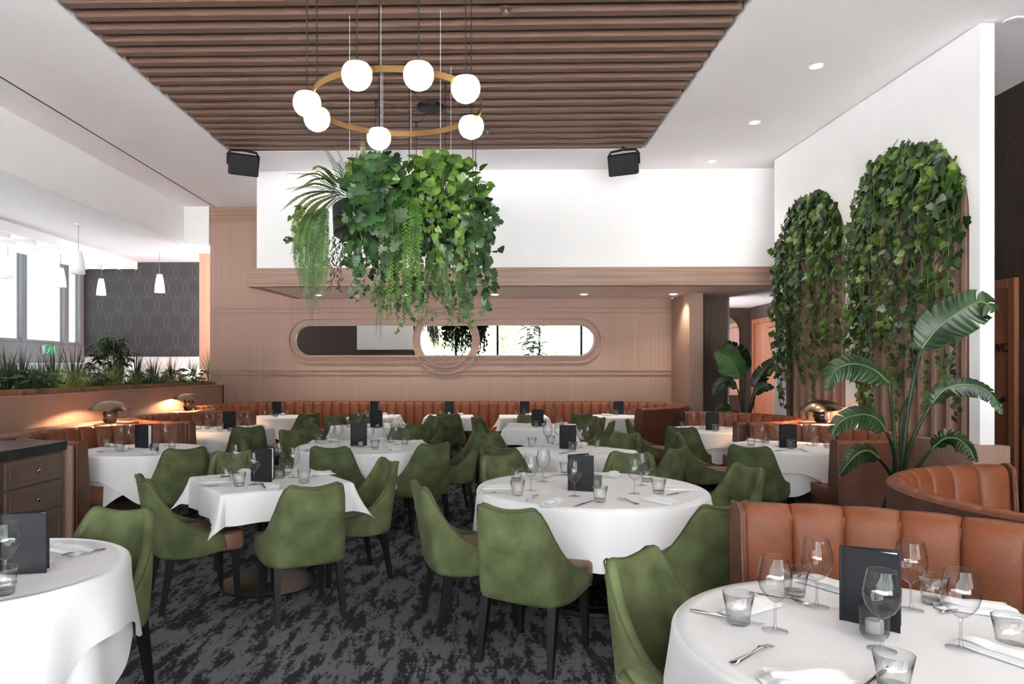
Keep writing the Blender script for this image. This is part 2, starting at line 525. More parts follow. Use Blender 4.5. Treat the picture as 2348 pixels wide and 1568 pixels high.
# ---- right wall (dark paper) with two wooden doors
wr = MB(); wr.box(5.78, 5.9, -3, 15.4, 0, CEIL)
wall_right = struct(wr.build('wall_right', M['paper_brown']), 'dark brown wallpaper with thin copper ovals')
MB().box(5.76, 5.78, -3, 7.6, 0, .95).build('dado', M['door'], wall_right)
def wc_door(name, y0, y1, zt, sign, label):
    d = struct(thing(name, label, 'door', (5.78, y0, 0)))
    w = y1 - y0
    MB().bbox(-.05, 0, 0, .1, 0, zt, .005).build('jamb', M['door'], d)
    MB().bbox(-.05, 0, w - .1, w, 0, zt, .005).build('jamb', M['door'], d)
    MB().bbox(-.05, 0, .1, w - .1, zt - .1, zt, .005).build('head', M['door'], d)
    lf = MB().bbox(-.025, 0, .1, w - .1, 0, zt - .1, .004).build('door_leaf', M['door'], d)
    h = MB(); h.lathe([(0, 0), (.028, 0), (.028, .012), (0, .012)], 16)
    for i, p in enumerate(h.v): h.v[i] = (-.025 - p[2], p[0] + .2, p[1] + 1.22)
    h.tube([(-.03, .2, 1.22), (-.075, .2, 1.22), (-.08, .23, 1.22), (-.08, .34, 1.215)], .011)
    h.build('handle', M['black'], lf, smooth=50)
    if sign:
        cu = bpy.data.curves.new('sign', 'FONT'); cu.body = 'WC'; cu.size = .145; cu.extrude = .004; cu.align_x = 'CENTER'; cu.shear = .22
        t = bpy.data.objects.new('tmp', cu); COL.objects.link(t)
        dg = bpy.context.evaluated_depsgraph_get(); dg.update()
        me = bpy.data.meshes.new_from_object(t.evaluated_get(dg)); me.materials.clear(); me.materials.append(M['black'])
        bpy.data.objects.remove(t)
        s = ob('sign_lettering', me, lf, (-.031, .25, 1.745)); s.rotation_euler = (math.pi / 2, 0, -math.pi / 2)
    return d
wc_door('door_1', 7.66, 8.75, 2.55, True, 'dark wood door lettered WC beside the white arch wall')
wc_door('door_2', 13.7, 15.05, 2.62, False, 'wooden door at the end of the passage')

# ---- white wall with two ivy-filled arches
a0, a1 = Vector((4.408, 6.297, 0)), Vector((4.27, 10.336, 0))
AL = (a1 - a0).length; ad = (a1 - a0).normalized(); an = Vector((ad.y, -ad.x, 0))
ARCH = [(1.015, .885, 3.84), (2.93, .77, 3.82)]     # centre along the wall, radius, crown height
AM = Matrix.Translation(a0) @ Matrix(((ad.x, an.x, 0, 0), (ad.y, an.y, 0, 0), (0, 0, 1, 0), (0, 0, 0, 1)))
def arch_pts(c, r, t, grow=0, n=24):
    sp = t - r; r += grow
    return [(c - r, .885), (c - r, sp)] + [(c - r * math.cos(math.pi * i / n), sp + r * math.sin(math.pi * i / n)) for i in range(1, n)] + [(c + r, sp), (c + r, .885)]
poly = [(0, .885)]
for a in ARCH: poly += arch_pts(*a)
poly += [(AL, .885), (AL, CEIL - .012), (0, CEIL - .012)]
aw = MB(); aw.prism([(s, 0, z) for s, z in poly], (0, .13, 0), AM)
wall_arch = struct(aw.build('wall_arch', M['paint']), 'white wall pierced by two tall round arches')
for c, r, t in ARCH:
    o = arch_pts(c, r, t); i_ = arch_pts(c, r, t, -.012)
    rb = MB(); n = len(o)
    vs = [AM @ Vector((s, .012, z)) for s, z in o] + [AM @ Vector((s, .012, z)) for s, z in i_] + [AM @ Vector((s, .2, z)) for s, z in o] + [AM @ Vector((s, .2, z)) for s, z in i_]
    fs = []
    for k in range(n - 1):
        fs += [(k, k + 1, n + k + 1, n + k), (n + k, n + k + 1, 3 * n + k + 1, 3 * n + k), (k, 2 * n + k, 2 * n + k + 1, k + 1)]
    rb.add(vs, fs); rb.build('arch_lining', M['wood_dark'], wall_arch)
    k = 0; s = c - r + .10
    while s < c + r - .04:
        zt = t - r + math.sqrt(max(0, (r - .01) ** 2 - (s - c) ** 2))
        MB().bbox(s - .03, s + .03, .02, .17, .885, zt, .004, AM).build('vertical_slat', M['wood'], wall_arch)
        s += .205
# wood half-height partition under that wall
pt = MB(); pt.box(4.28, 4.60, 6.2, 10.34, 0, .885)
struct(pt.build('wall_partition', M['wood']), 'waist-high wood partition below the arch wall')

# ---- left half wall with the planting trough behind it
hw = MB(); hw.box(-5.02, -4.93, -1, BW, 0, 1.25); hw.bbox(-5.03, -4.915, -1, BW, 1.25, 1.275, .006)
struct(hw.build('wall_left', M['wood']), 'low wood panelled wall carrying the planter')
MB().box(-5.19, -4.93, BW - .05, BW, 0, 1.3).build('end_block', M['wood'], wall_back)
tr_ = MB()
tr_.box(-5.16, -5.11, 3.0, BW - .02, 1.0, 1.335); tr_.box(-5.75, -5.70, 3.0, BW - .02, 0, 1.335); tr_.box(-5.70, -5.16, 3.0, BW - .02, 0, 1.10)
trough = thing('planting_trough', 'long wooden planting trough behind the low wall', 'planter')
tr_.build('trough_box', M['wood_warm'], trough)
MB().box(-5.70, -5.16, 3.0, BW - .02, 1.10, 1.22).build('soil', mat('soil', (.025, .018, .013, 1), (.05, .038, .028, 1), (40, 40, 40), rough=1, bump=.6), trough)

# ---- side room: windows, papered end wall, counter front
ww = MB(); X0, X1 = -8.88, -8.75
ww.box(X0, X1, -3, 15.3, 0, 2.08); ww.box(X0, X1, -3, 15.3, 3.86, 4.0)
wall_win = struct(ww.build('wall_side', M['grey']), 'grey wall below the high windows')
ys = [15.1, 14.55, 13.2, 11.85, 10.3, 8.7, 7.1, 5.5, 3.9, 2.3, .7, -.9, -2.9]
for k in range(len(ys) - 1):
    w = struct(thing('window_%d' % (k + 1), 'tall bright window of the side room', 'window', (-8.8, ys[k + 1], 2.08)))
    L_ = ys[k] - ys[k + 1]
    MB().bbox(-.06, .05, L_ - .16, L_, 0, 1.78, .01).build('mullion', M['grey'], w)
    MB().bbox(-.04, .03, 0, L_ - .16, 0, .06, .01).build('sill', M['grey'], w)
    MB().box(-.01, -.004, 0, L_ - .16, .06, 1.78).build('pane', M['film'], w)
struct(MB().box(-8.9, -5.2, 15.1, 15.22, 1.84, 4.0).build('wall_end', M['paper_grey']), 'grey wallpaper with thin oval line pattern')
struct(MB().box(-8.9, -5.2, 15.12, 15.24, 0, 1.84).build('wall_end', M['paint']))
tag(MB().bbox(-8.6, -6.6, 12.6, 13.1, 1.45, 1.68, .02).bbox(-8.5, -6.7, 12.65, 13.05, 0, 1.45, .02).build('servery', M['paint']), 'white servery counter behind the planter foliage', 'counter')
ex = thing('exit_sign', 'small green and white running man exit sign behind the grasses', 'sign', PX(110, 803, -8.62))
MB().bbox(-.13, -.06, .0, .05, -.08, .09, .008).build('housing', M['paint'], ex)
gm = mat('exit_green', srgb(0, 150, 85), rough=.4, emit=srgb(0, 160, 90), estr=.6)
MB().bbox(-.06, .13, -.0, .03, -.085, .085, .004).build('panel', gm, ex)
rm = MB()       # running figure
rm.lathe([(0, 0), (.014, 0), (.014, .003), (0, .003)], 12); rm.v = [(p[0] + .03, -.001 - p[2], p[1] + .055) for p in rm.v]
for a, b, w in (((.028, .035), (.02, -.012), .012), ((.02, -.012), (.052, -.03), .008), ((.052, -.03), (.05, -.065), .007), ((.02, -.012), (-.005, -.045), .008), ((-.005, -.045), (-.035, -.045), .007), ((.028, .032), (.06, .01), .006), ((.026, .032), (-.008, .025), .006), ((-.008, .025), (-.015, -.005), .005)):
    rm.tube([(a[0], -.002, a[1]), (b[0], -.002, b[1])], w, 6, flat=1)
rm.box(.085, .125, -.004, 0, -.075, .075)
rm.build('pictogram', M['paint'], ex)

# ---- front of the room (behind the photographer): glazing onto the street
wf = MB(); wf.box(-8.9, -2.95, -3.1, -3, 2.12, CEIL); wf.box(-8.9, -2.95, -3.1, -3, 0, .08); wf.box(-2.95, 5.9, -3.1, -3, 4.2, CEIL); wf.box(-2.95, 5.9, -3.1, -3, 0, .08)
struct(wf.build('wall_front', M['plaster_dark']))
struct(MB().box(-5.3, -2.95, -2.99, -2.9, 2.4, CEIL).build('wall_front', M['paint']))
k = 20
for x0, x1 in ((-2.95, -1.2), (-1.2, .55), (.55, 2.3), (2.3, 4.05), (4.05, 5.78)):
    w = struct(thing('window_%d' % k, 'tall street window', 'window', (x0, -3.05, .08))); k += 1
    MB().bbox(0, .09, -.05, .05, 0, 4.12, .01).build('mullion', M['black'], w)
    MB().bbox(.09, x1 - x0, -.04, .04, 0, .07, .01).build('sill', M['black'], w)
    MB().box(.09, x1 - x0, -.004, .004, .07, 4.12).build('pane', M['pane'], w)

for x0, x1 in ((-8.75, -7.3), (-7.3, -5.85), (-5.85, -4.4), (-4.4, -2.95)):  # unseen low glazing, added so street light reaches the left ceiling
    w = struct(thing('window_%d' % k, 'low glazed bay added to brighten the side ceiling', 'window', (x0, -3.05, .08))); k += 1
    MB().bbox(0, .09, -.05, .05, 0, 2.04, .01).build('mullion', M['black'], w)
    MB().box(.09, x1 - x0, -.004, .004, 0, 2.04).build('pane', M['pane'], w)
# ================================================================ furniture materials
M['velvet'] = mat('green_velvet', srgb(68, 74, 46), srgb(104, 112, 77), (6, 6, 6), lo=.30, hi=.66, detail=7, rough=.8, sheen=.15, bump=.12, bscale=(60, 60, 60), spec=.2)
M['piping'] = mat('green_piping', srgb(66, 74, 42), rough=.7, sheen=.3)
M['seat'] = mat('brown_seat_leather', srgb(112, 76, 62), srgb(132, 92, 76), (9, 9, 9), rough=.42, bump=.15, bscale=(180, 180, 180))
M['leather'] = mat('tan_leather', srgb(112, 62, 38), srgb(136, 78, 50), (6, 6, 6), lo=.25, hi=.75, rough=.42, spec=.35, bump=.22, bscale=(150, 150, 150))
M['leather_dk'] = mat('dark_tan_leather', srgb(84, 52, 38), srgb(102, 64, 48), (6, 6, 6), rough=.42, bump=.2, bscale=(150, 150, 150))
M['thread'] = mat('thread', srgb(132, 132, 96), rough=.8)
M['legs'] = mat('ebony_legs', (.010, .009, .009, 1), rough=.4, spec=.3)
M['cloth'] = mat('white_linen', (.79, .79, .80, 1), (.815, .815, .825, 1), (4, 4, 4), rough=.85, sheen=.15, bump=.05, bscale=(500, 500, 500))
M['napkin'] = mat('white_napkin', (.86, .86, .865, 1), rough=.9, bump=.1, bscale=(300, 300, 300))
M['menu'] = mat('black_menu_cover', (.010, .010, .013, 1), spec=.25, rough=.5, bump=.12, bscale=(500, 500, 500))
M['paper'] = mat('paper', (.8, .8, .78, 1), rough=.8)
M['wax'] = mat('candle_wax', (.8, .78, .72, 1), rough=.5)
M['steel'] = M['chrome']
M['gbase'] = mat('glass_base', (1, 1, 1, 1), rough=0, trans=1)
M['taupe'] = mat('taupe_paint', srgb(112, 90, 78), srgb(120, 98, 86), (3, 3, 3), rough=.45)
M['marble'] = mat('dark_marble', srgb(48, 48, 54), srgb(72, 70, 74), (6, 6, 6), detail=8, lo=.5, hi=.75, rough=.18)
M['iron'] = mat('cast_iron', (.01, .01, .01, 1), rough=.3)
M['bronze_dk'] = mat('dark_bronze_disc', srgb(96, 84, 76), rough=.3, metal=.85)

TOP = .745          # table board
TZ = .7575          # where things stand on the cloth

# ---------------------------------------------------------------- chair
def cr(pts, n):
    """Catmull-Rom through pts, n samples"""
    out = []
    k = len(pts) - 1
    for i in range(n):
        t = i / (n - 1) * k; j = min(int(t), k - 1); f = t - j
        p = [pts[max(0, j - 1)], pts[j], pts[j + 1], pts[min(k, j + 2)]]
        out.append(tuple(.5 * (2 * b + (c - a) * f + (2 * a - 5 * b + 4 * c - d) * f * f + (3 * b - a - 3 * c + d) * f ** 3) for a, b, c, d in zip(*p)))
    return out

CHOFF = -1
def make_chair():
    c = thing('dining_chair', 'green velvet chair', 'chair')
    half = cr([(0, -.285, .842), (.10, -.281, .850), (.180, -.272, .866), (.224, -.242, .838), (.250, -.190, .712), (.264, -.120, .602), (.270, -.03, .532), (.273, .06, .500), (.274, .14, .488)], 15)
    row = [(-x, y, h) for x, y, h in half[:0:-1]] + half
    nu, nv = len(row), 9
    def pt(i, j, off=0):
        x, y, h = row[i]
        zb = .335 + .03 * max(0, (y + .05)) / .19
        z = zb + (h - zb) * j / (nv - 1)
        k = (z - .36) / .49
        bx = 1 - .16 * k - (.05 * (1 - j / (nv - 1)) ** 3 if True else 0)
        return Vector((x * bx * (1 + off), y * (1 + off * 1.2) - .085 * k + .02 * max(0, -k), z))
    m = MB(); m.grid(lambda i, j: pt(i, j), nu, nv)
    sh = m.build('shell', M['velvet'], c, smooth=True)
    baked(sh, [('SOLIDIFY', dict(thickness=.05, offset=CHOFF)), ('SUBSURF', dict(levels=1, render_levels=1))])
    sh.data.polygons.foreach_set('use_smooth', [True] * len(sh.data.polygons))
    MB().tube([pt(i, nv - 1, -.012) - Vector((0, 0, .011)) for i in range(nu)], .004, 6).build('piping', M['piping'], c, smooth=True)
    st = MB()
    line = [pt(i, nv - 1, .006) - Vector((0, 0, .028)) for i in range(nu)]
    for a, b in zip(line, line[1:]):
        q = max(1, round((b - a).length / .013))
        for e in range(q):
            st.tube([a.lerp(b, (e + .15) / q), a.lerp(b, (e + .75) / q)], .0009, 4)
    st.build('stitching', M['thread'], c)
    s = MB(); s.prism([(-.215, -.2, .35), (.215, -.2, .35), (.222, .08, .35), (.24, .12, .35), (.238, .255, .35), (-.238, .255, .35), (-.24, .12, .35), (-.222, .08, .35)], (0, 0, .132))
    st_ = s.build('seat', M['seat'], c)
    baked(st_, [('BEVEL', dict(width=.03, segments=4, limit_method='ANGLE'))])
    st_.data.polygons.foreach_set('use_smooth', [True] * len(st_.data.polygons))
    for x in (-1, 1):
        for y, y2 in ((-.2, -.265), (.2, .215)):
            l = MB(); a, b = .024, .014
            X, Xb = x * .195, x * .205
            vs = [(X + sx * a, y + sy * a, .36) for sx, sy in ((-1, -1), (1, -1), (1, 1), (-1, 1))] + [(Xb + sx * b, y2 + sy * b, 0) for sx, sy in ((-1, -1), (1, -1), (1, 1), (-1, 1))]
            l.add(vs, [(0, 1, 2, 3), (7, 6, 5, 4), (0, 4, 5, 1), (1, 5, 6, 2), (2, 6, 7, 3), (3, 7, 4, 0)])
            l.build('leg', M['legs'], c)
    return c
CH = Proto(make_chair())

def chair(x, y, fx, fy, label, group):
    """chair standing at x, y whose sitter looks along fx, fy"""
    o = CH.get(); a = math.atan2(-fx, fy)
    return place(o, (x, y, 0), a, label, group)

# ---------------------------------------------------------------- tables and cloths
def cloth_round(R, dmin, dmax, ph, seed, top=.7545, A=.02, folds=8):
    rnd = random.Random(seed); p1, p2, p3 = [rnd.uniform(0, 6.28) for _ in range(3)]
    n = 144; rows = []
    rads = [.02, .25 * R, .5 * R, .75 * R, .92 * R, R - .012]
    hang = [0, .012, .03, .07, .13, .22, .34, .48, .63, .8, .93, 1.0]
    def f(i, j):
        a = 2 * math.pi * i / n
        if j < len(rads):
            r = rads[j]; return Vector((r * math.cos(a), r * math.sin(a), top + (.0006 * math.sin(9 * r / R + p1) if j else 0)))
        h = hang[j - len(rads)]
        g = (.5 + .5 * math.cos(4 * (a - ph))) ** 1.6
        D = dmin + (dmax - dmin) * g
        s = D * h
        fold = A * (s / .3) * (math.sin(folds * a + p1) * .7 + math.sin((folds * 2 - 3) * a + p2) * .3) * (1 + .2 * g)
        edge = min(1, s / .02)
        r = R - .012 + .014 * math.sin(edge * math.pi / 2) + .10 * s + fold * min(1, s / .06)
        drop = s * .985 - .004 * math.sin(edge * math.pi / 2)
        return Vector((r * math.cos(a), r * math.sin(a), top - max(0, drop)))
    m = MB(); m.grid(f, n, len(rads) + len(hang), True)
    m.f.append(tuple(range(n))[::-1])
    return m

def cloth_square(a, drop, seed, top=.7545, A=.012):
    rnd = random.Random(seed); ps = [rnd.uniform(0, 6.28) for _ in range(8)]
    rc = .025; Hc = a + drop; n = 85
    co = []
    for k in range(n):      # denser outside the board
        t = -1 + 2 * k / (n - 1); co.append(Hc * (abs(t) ** .75) * (1 if t > 0 else -1))
    def f(i, j):
        x, y = co[i], co[j]
        q = Vector((max(-a + rc, min(a - rc, x)), max(-a + rc, min(a - rc, y)), 0))
        d = Vector((x, y, 0)) - q; ln = d.length
        if ln <= rc * .6: return Vector((x, y, top))
        nrm = d / ln; s = max(0, ln - rc * .6)
        corner = 2 * abs(nrm.x * nrm.y)
        p = q + nrm * (rc * .6)
        edge = min(1, s / .02)
        ang = math.atan2(nrm.y, nrm.x)
        out = .012 * edge + .06 * s + corner * (.20 * s + .9 * s * s)
        if corner > .02:
            out += .10 * s * math.sin(6 * ang + ps[0]) * corner
        tng = x * abs(nrm.y) + y * abs(nrm.x)
        out += A * (s / .2) * math.sin(9 * tng / a + ps[int((ang + 3.2) * 1.27) % 8]) * (1 - corner)
        z = top - max(0, s * (.985 - .12 * corner) - .004 * edge)
        return p + nrm * out + Vector((0, 0, z))
    m = MB(); m.grid(f, n, n)
    return m

TAB = {}
def table(tid, kind, cx, cy, size, rz, phrase, base='disc', drops=(.17, .33), under=True, seed=1, ph=.4):
    TAB[tid] = dict(c=Vector((cx, cy)), r=size, phrase=phrase, kind=kind)
    shape = 'round' if kind == 'round' else 'square'
    t = thing('dining_table', ('pedestal table under white cloth, the ' + phrase), 'table', (cx, cy, 0), rz, 'clothed dining tables')
    if kind == 'round':
        MB().lathe([(0, TOP - .03), (size - .07, TOP - .03), (size - .06, TOP - .02), (size - .06, TOP), (0, TOP)], 48).build('table_top', M['legs'], t, smooth=40)
    else:
        a = size - .012
        MB().bbox(-a, a, -a, a, TOP - .03, TOP, .006).build('table_top', M['legs'], t)
    if base == 'iron':
        MB().lathe([(.055, .06), (.045, .12), (.04, .2), (.04, TOP - .03)], 20).build('column', M['iron'], t, smooth=40)
        b = MB(); b.lathe([(.36, .0), (.375, .012), (.365, .03), (.32, .035), (.10, .075), (.055, .10)], 48)
        b.lathe([(.30, .034), (.29, .048), (.28, .036)], 48)
        b.build('base', M['iron'], t, smooth=40)
        rib = MB().tube([(.06, 0, .10), (.18, 0, .066), (.31, 0, .044)], lambda s: .012 - .004 * s, 6).mesh('rib', M['iron'], True)
        for k in range(16):
            ob('rib', rib, t, (0, 0, 0), k * math.pi / 8)
    else:
        bm = M['bronze_dk'] if tid == 'T2' else M['iron']
        MB().lathe([(.04, .02), (.038, .05), (.038, TOP - .03)], 20).build('column', M['iron'], t, smooth=40)
        r = .345 if tid == 'T2' else .29
        MB().lathe([(0, 0), (r, 0), (r, .006)], 48).lathe([(r, .006), (r - .006, .012)], 48).build('base_rim', M['iron'], t, smooth=30)
        MB().lathe([(r - .008, .012), (.04, .02), (0, .02)], 48).build('base_plate', bm, t, smooth=30)
    cl = thing('tablecloth', 'white linen cloth draped over the ' + phrase, 'tablecloth', (cx, cy, 0), rz, 'white tablecloths')
    if kind == 'round':
        cloth_round(size, drops[0], drops[1], ph, seed).build('top_layer', M['cloth'], cl, True)
        if under: cloth_round(size - .035, drops[0] + .09, drops[1] + .05, ph + .785, seed + 50, .7505, .014).build('under_layer', M['cloth'], cl, True)
    else:
        cloth_square(size, drops[0], seed).build('cloth_sheet', M['cloth'], cl, True)

R_ = math.radians
table('T1', 'round', -1.99, 2.75, .52, 0, 'table by the drawer cabinet', seed=3, ph=.75, drops=(.24, .42))
table('T2', 'square', -1.555, 5.04, .46, R_(35), 'square bronze-base table', seed=4, drops=(.20, 0))
table('T3', 'round', .724, 4.734, .765, 0, 'ribbed-base round table', base='iron', seed=5, ph=-1.62, drops=(.19, .36))
table('T4', 'round', 1.2, 2.07, .62, 0, 'wide-channelled booth table', seed=6, ph=.2, drops=(.25, .4))
table('M3L', 'round', -1.245, 7.27, .70, 0, 'round table below hanging plants', seed=7, ph=-.9, drops=(.18, .36))
table('M3R', 'square', .835, 6.99, .49, R_(42), 'square table behind the ribbed-base one', seed=8, drops=(.22, 0))
table('M4L', 'square', -1.526, 9.88, .47, R_(40), 'planter-side table before the banquette', seed=9, drops=(.2, 0))
table('M4R', 'square', .816, 9.93, .49, R_(-8), 'arch-side table before the banquette', seed=10, drops=(.22, 0))
table('B1', 'round', -3.52, 11.9, .47, 0, 'banquette corner table by the planter', seed=11, drops=(.22, .38))
table('B2', 'square', -1.89, 12.05, .41, 0, 'second banquette table from the planter', seed=12, drops=(.22, 0))
table('B3', 'square', -.59, 12.05, .41, 0, 'middle banquette table', seed=13, drops=(.22, 0))
table('B4', 'square', .69, 12.05, .41, 0, 'fourth banquette table from the planter', seed=14, drops=(.22, 0))
table('B5', 'round', 2.28, 12.1, .48, 0, 'banquette end table by the passage', seed=15, drops=(.22, .38))
table('L1', 'round', -3.41, 6.92, .58, 0, 'booth table behind the cabinet', seed=16, ph=-1.1, drops=(.24, .46))
table('L2', 'round', -3.4, 9.37, .55, 0, 'booth table between the lamps', seed=17, ph=-1.3, drops=(.2, .36))
table('R2', 'round', 3.19, 7.33, .60, 0, 'booth table beside the strelitzia', seed=18, ph=-1.2, drops=(.2, .38))
table('R3', 'round', 3.06, 9.45, .55, 0, 'booth table near the passage', seed=19, ph=-.9, drops=(.2, .36))

# ---------------------------------------------------------------- chairs round the tables
USED = set()
def side(dx, dy, ph):
    a = math.degrees(math.atan2(dy, dx)) % 360; k = int((a + 22.5) // 45) % 8
    while (k % 8, ph) in USED: k -= 1
    USED.add((k % 8, ph))
    return ['on the arch side', 'on the banquette-and-arch corner', 'on the banquette side', 'on the banquette-and-planter corner', 'on the planter side',
            'facing the banquette, planter end', 'facing the banquette', 'facing the banquette, arch end'][k % 8]
CHAIRS = [
    ('T1', -1.86, 3.13, -.14, -.99),
    ('T2', -1.94, 4.68, .81, .59), ('T2', -1.19, 4.50, -.5, .87), ('T2', -1.02, 5.22, -.86, -.51), ('T2', -1.98, 5.62, .45, -.9),
    ('T3', .29, 3.84, .5, .866), ('T3', -.07, 4.34, .95, .3), ('T3', 1.12, 3.96, -.42, .91), ('T3', 1.60, 5.02, -.93, -.25), ('T3', .30, 5.45, .5, -.86), ('T3', 1.12, 5.60, -.38, -.92),
    ('T4', .80, 2.42, .70, -.71), ('T4', .70, 1.66, .88, .48),
    ('M3L', -1.36, 6.62, .08, 1), ('M3L', -.66, 6.86, -.6, .8), ('M3L', -.40, 7.62, -.95, -.2), ('M3L', -1.02, 8.10, -.25, -.95), ('M3L', -1.98, 7.88, .75, -.66), ('M3L', -2.12, 7.15, .98, .1),
    ('M3R', .40, 6.52, .68, .73), ('M3R', 1.48, 6.48, -.75, .66), ('M3R', .28, 7.55, .7, -.7), ('M3R', 1.36, 7.55, -.68, -.73),
    ('M4L', -2.05, 9.42, .75, .66), ('M4L', -1.04, 9.30, -.6, .8), ('M4L', -2.05, 10.4, .7, -.7), ('M4L', -.95, 10.35, -.7, -.7),
    ('M4R', .22, 9.52, .95, .3), ('M4R', .2, 10.25, .9, -.35), ('M4R', 1.42, 9.55, -.95, .3), ('M4R', 1.40, 10.25, -.9, -.3), ('M4R', .72, 10.55, 0, -1),
    ('B1', -3.02, 11.45, -.65, .75), ('B2', -1.95, 11.42, 0, 1), ('B3', -.56, 11.40, 0, 1), ('B5', 1.78, 11.5, .6, .8),
    ('L1', -2.86, 6.42, -.62, .78), ('L2', -3.02, 8.82, -.4, .92), ('L2', -2.78, 9.95, -.92, -.4),
    ('R2', 2.62, 6.72, .55, .83), ('R2', 2.46, 7.62, .96, -.2), ('R3', 2.58, 8.86, .5, .86), ('R3', 2.34, 9.72, .97, -.2),
]
for tid, x, y, fx, fy in CHAIRS:
    t = TAB[tid]; d = Vector((x, y)) - t['c']
    chair(x, y, fx, fy, 'green velvet chair ' + side(d.x, d.y, tid) + ', at the ' + t['phrase'], 'green velvet dining chairs')

# ---------------------------------------------------------------- tableware
def make_wine():
    g = thing('wine_glass', 'wine glass', 'wine glass')
    MB().lathe([(.0, .003), (.012, .0035), (.037, .0015), (.038, .0005), (.036, 0)], 28).build('foot', M['glass'], g, smooth=True)
    MB().lathe([(.010, .0035), (.0055, .012), (.004, .03), (.004, .075), (.006, .088)], 12).build('stem', M['gsolid'], g, smooth=True)
    MB().tube([(.0385 * math.cos(a), .0385 * math.sin(a), .225) for a in [i * math.pi / 16 for i in range(33)]], .0007, 5, False).build('rim', M['gsolid'], g, smooth=True)
    MB().lathe([(.004, .087), (.016, .094), (.032, .108), (.044, .128), (.0495, .150), (.049, .172), (.0445, .198), (.0385, .225)], 28).build('bowl', M['glass'], g, smooth=True)
    return g
def make_tumbler():
    g = thing('tumbler', 'tumbler', 'drinking glass')
    MB().lathe([(.0355, .016), (.038, .04), (.0475, .094), (.0468, .0943), (.0372, .041), (.0345, .0185), (0, .0175)], 28).build('wall', M['tumbler'], g, smooth=True)
    MB().lathe([(0, .0172), (.0352, .0172), (.0357, .012), (.034, .002), (.031, 0), (0, 0)], 28).build('base', M['gsolid'], g, smooth=40)
    MB().tube([(.0472 * math.cos(a), .0472 * math.sin(a), .0942) for a in [i * math.pi / 16 for i in range(33)]], .0009, 5, False).build('rim', M['gsolid'], g, smooth=True)
    return g
def make_menu(ang):
    g = thing('menu', 'menu', 'menu')
    w, h = .165, .235
    MB().bbox(-.005, .005, -.008, .008, 0, h, .002).build('spine', M['menu'], g)
    for s in (-1, 1):
        c = MB().bbox(.004, w, -.0022, .0022, 0, h, .001).build('cover', M['menu'], g)
        c.rotation_euler = (0, 0, s * ang)
        pg = MB().box(.01, w - .012, -.0012, .0012, .008, h - .01).build('page', M['paper'], c); pg.location = (0, -s * .0036, 0)
    return g
def make_candle():
    g = thing('candle_holder', 'candle holder', 'candle holder')
    n = 56; prof = [(.030, 0), (.033, .006), (.036, .012), (.0385, .02), (.040, .088), (.039, .089), (.0365, .02), (0, .016)]
    m = MB()
    def f(i, j):
        r, z = prof[j]; a = 2 * math.pi * i / n
        if 2 <= j <= 4: r += .0012 * (1 if i % 2 else -1)
        return Vector((r * math.cos(a), r * math.sin(a), z))
    m.grid(f, n, len(prof), True); m.build('holder', M['smoke'], g, smooth=30)
    MB().lathe([(0, .018), (.024, .018), (.025, .05), (.022, .054), (0, .052)], 20).build('candle', M['wax'], g, smooth=40)
    return g
def make_fork():
    g = thing('fork', 'fork', 'fork'); m = MB()
    prof = [(-.10, .0095, .002), (-.07, .009, .003), (0, .0045, .005), (.03, .0042, .011), (.045, .010, .012), (.058, .0125, .009)]
    def f(i, j):
        y, w, z = prof[j]; k = [(-1, 0), (0, .0012), (1, 0), (1, -.0012), (-1, -.0012)][i]
        return Vector((k[0] * w, y, z + k[1] + .001))
    m.grid(f, 5, len(prof), True); m.f += [(4, 3, 2, 1, 0)]
    m.build('handle', M['steel'], g, smooth=True)
    t = MB()
    for x in (-.0102, -.0034, .0034, .0102):
        t.tube([(x, .055, .0095), (x, .075, .006), (x * .95, .102, .0045)], lambda s: .0022 - .0011 * s, 5)
    t.build('tines', M['steel'], g, smooth=True)
    return g
def make_knife():
    g = thing('table_knife', 'knife', 'knife')
    MB().tube([(0, -.115, .0045), (0, -.10, .0045), (0, 0, .0045)], lambda s: .0062 if s > .1 else .005, 8, flat=.6).build('handle', M['steel'], g, smooth=True)
    MB().prism([(-.004, 0, .004), (.007, 0, .004), (.009, .05, .004), (.006, .10, .004), (-.002, .118, .004), (-.0045, .06, .004)], (0, 0, .0012)).build('blade', M['steel'], g)
    return g
def make_napkin(seed):
    r = random.Random(seed); m = MB()
    for k in range(4):
        z0 = .0015 + k * .0062; dx, dy = r.uniform(-.006, .006), r.uniform(-.01, .01)
        w, l = .055 - k * .003, .115 - k * .006
        def f(i, j, top):
            x = -w + 2 * w * i / 8; y = -l + 2 * l * j / 12
            e = max(abs(x) / w, abs(y) / l)
            z = z0 + (.0062 if top else 0) * (1 - e ** 6) + .004 * math.sin(j * .9 + seed + k) * (k / 3) * (j / 12) + .0025 * math.sin(i * 1.3 + k)
            return Vector((x * (1 - .25 * j / 12) + dx, y + dy, max(.0005, z)))
        m.grid(lambda i, j: f(i, j, True), 9, 13)
        b = len(m.v)
        m.grid(lambda i, j: f(i, j, False), 9, 13)
    return tag(m.build('folded_napkin', M['napkin'], smooth=True), 'napkin', 'napkin')
WG, TU, CA, FO, KN = (Proto(f()) for f in (make_wine, make_tumbler, make_candle, make_fork, make_knife))
ME = [Proto(make_menu(R_(13))), Proto(make_menu(R_(24)))]
NA = [Proto(make_napkin(i)) for i in range(4)]

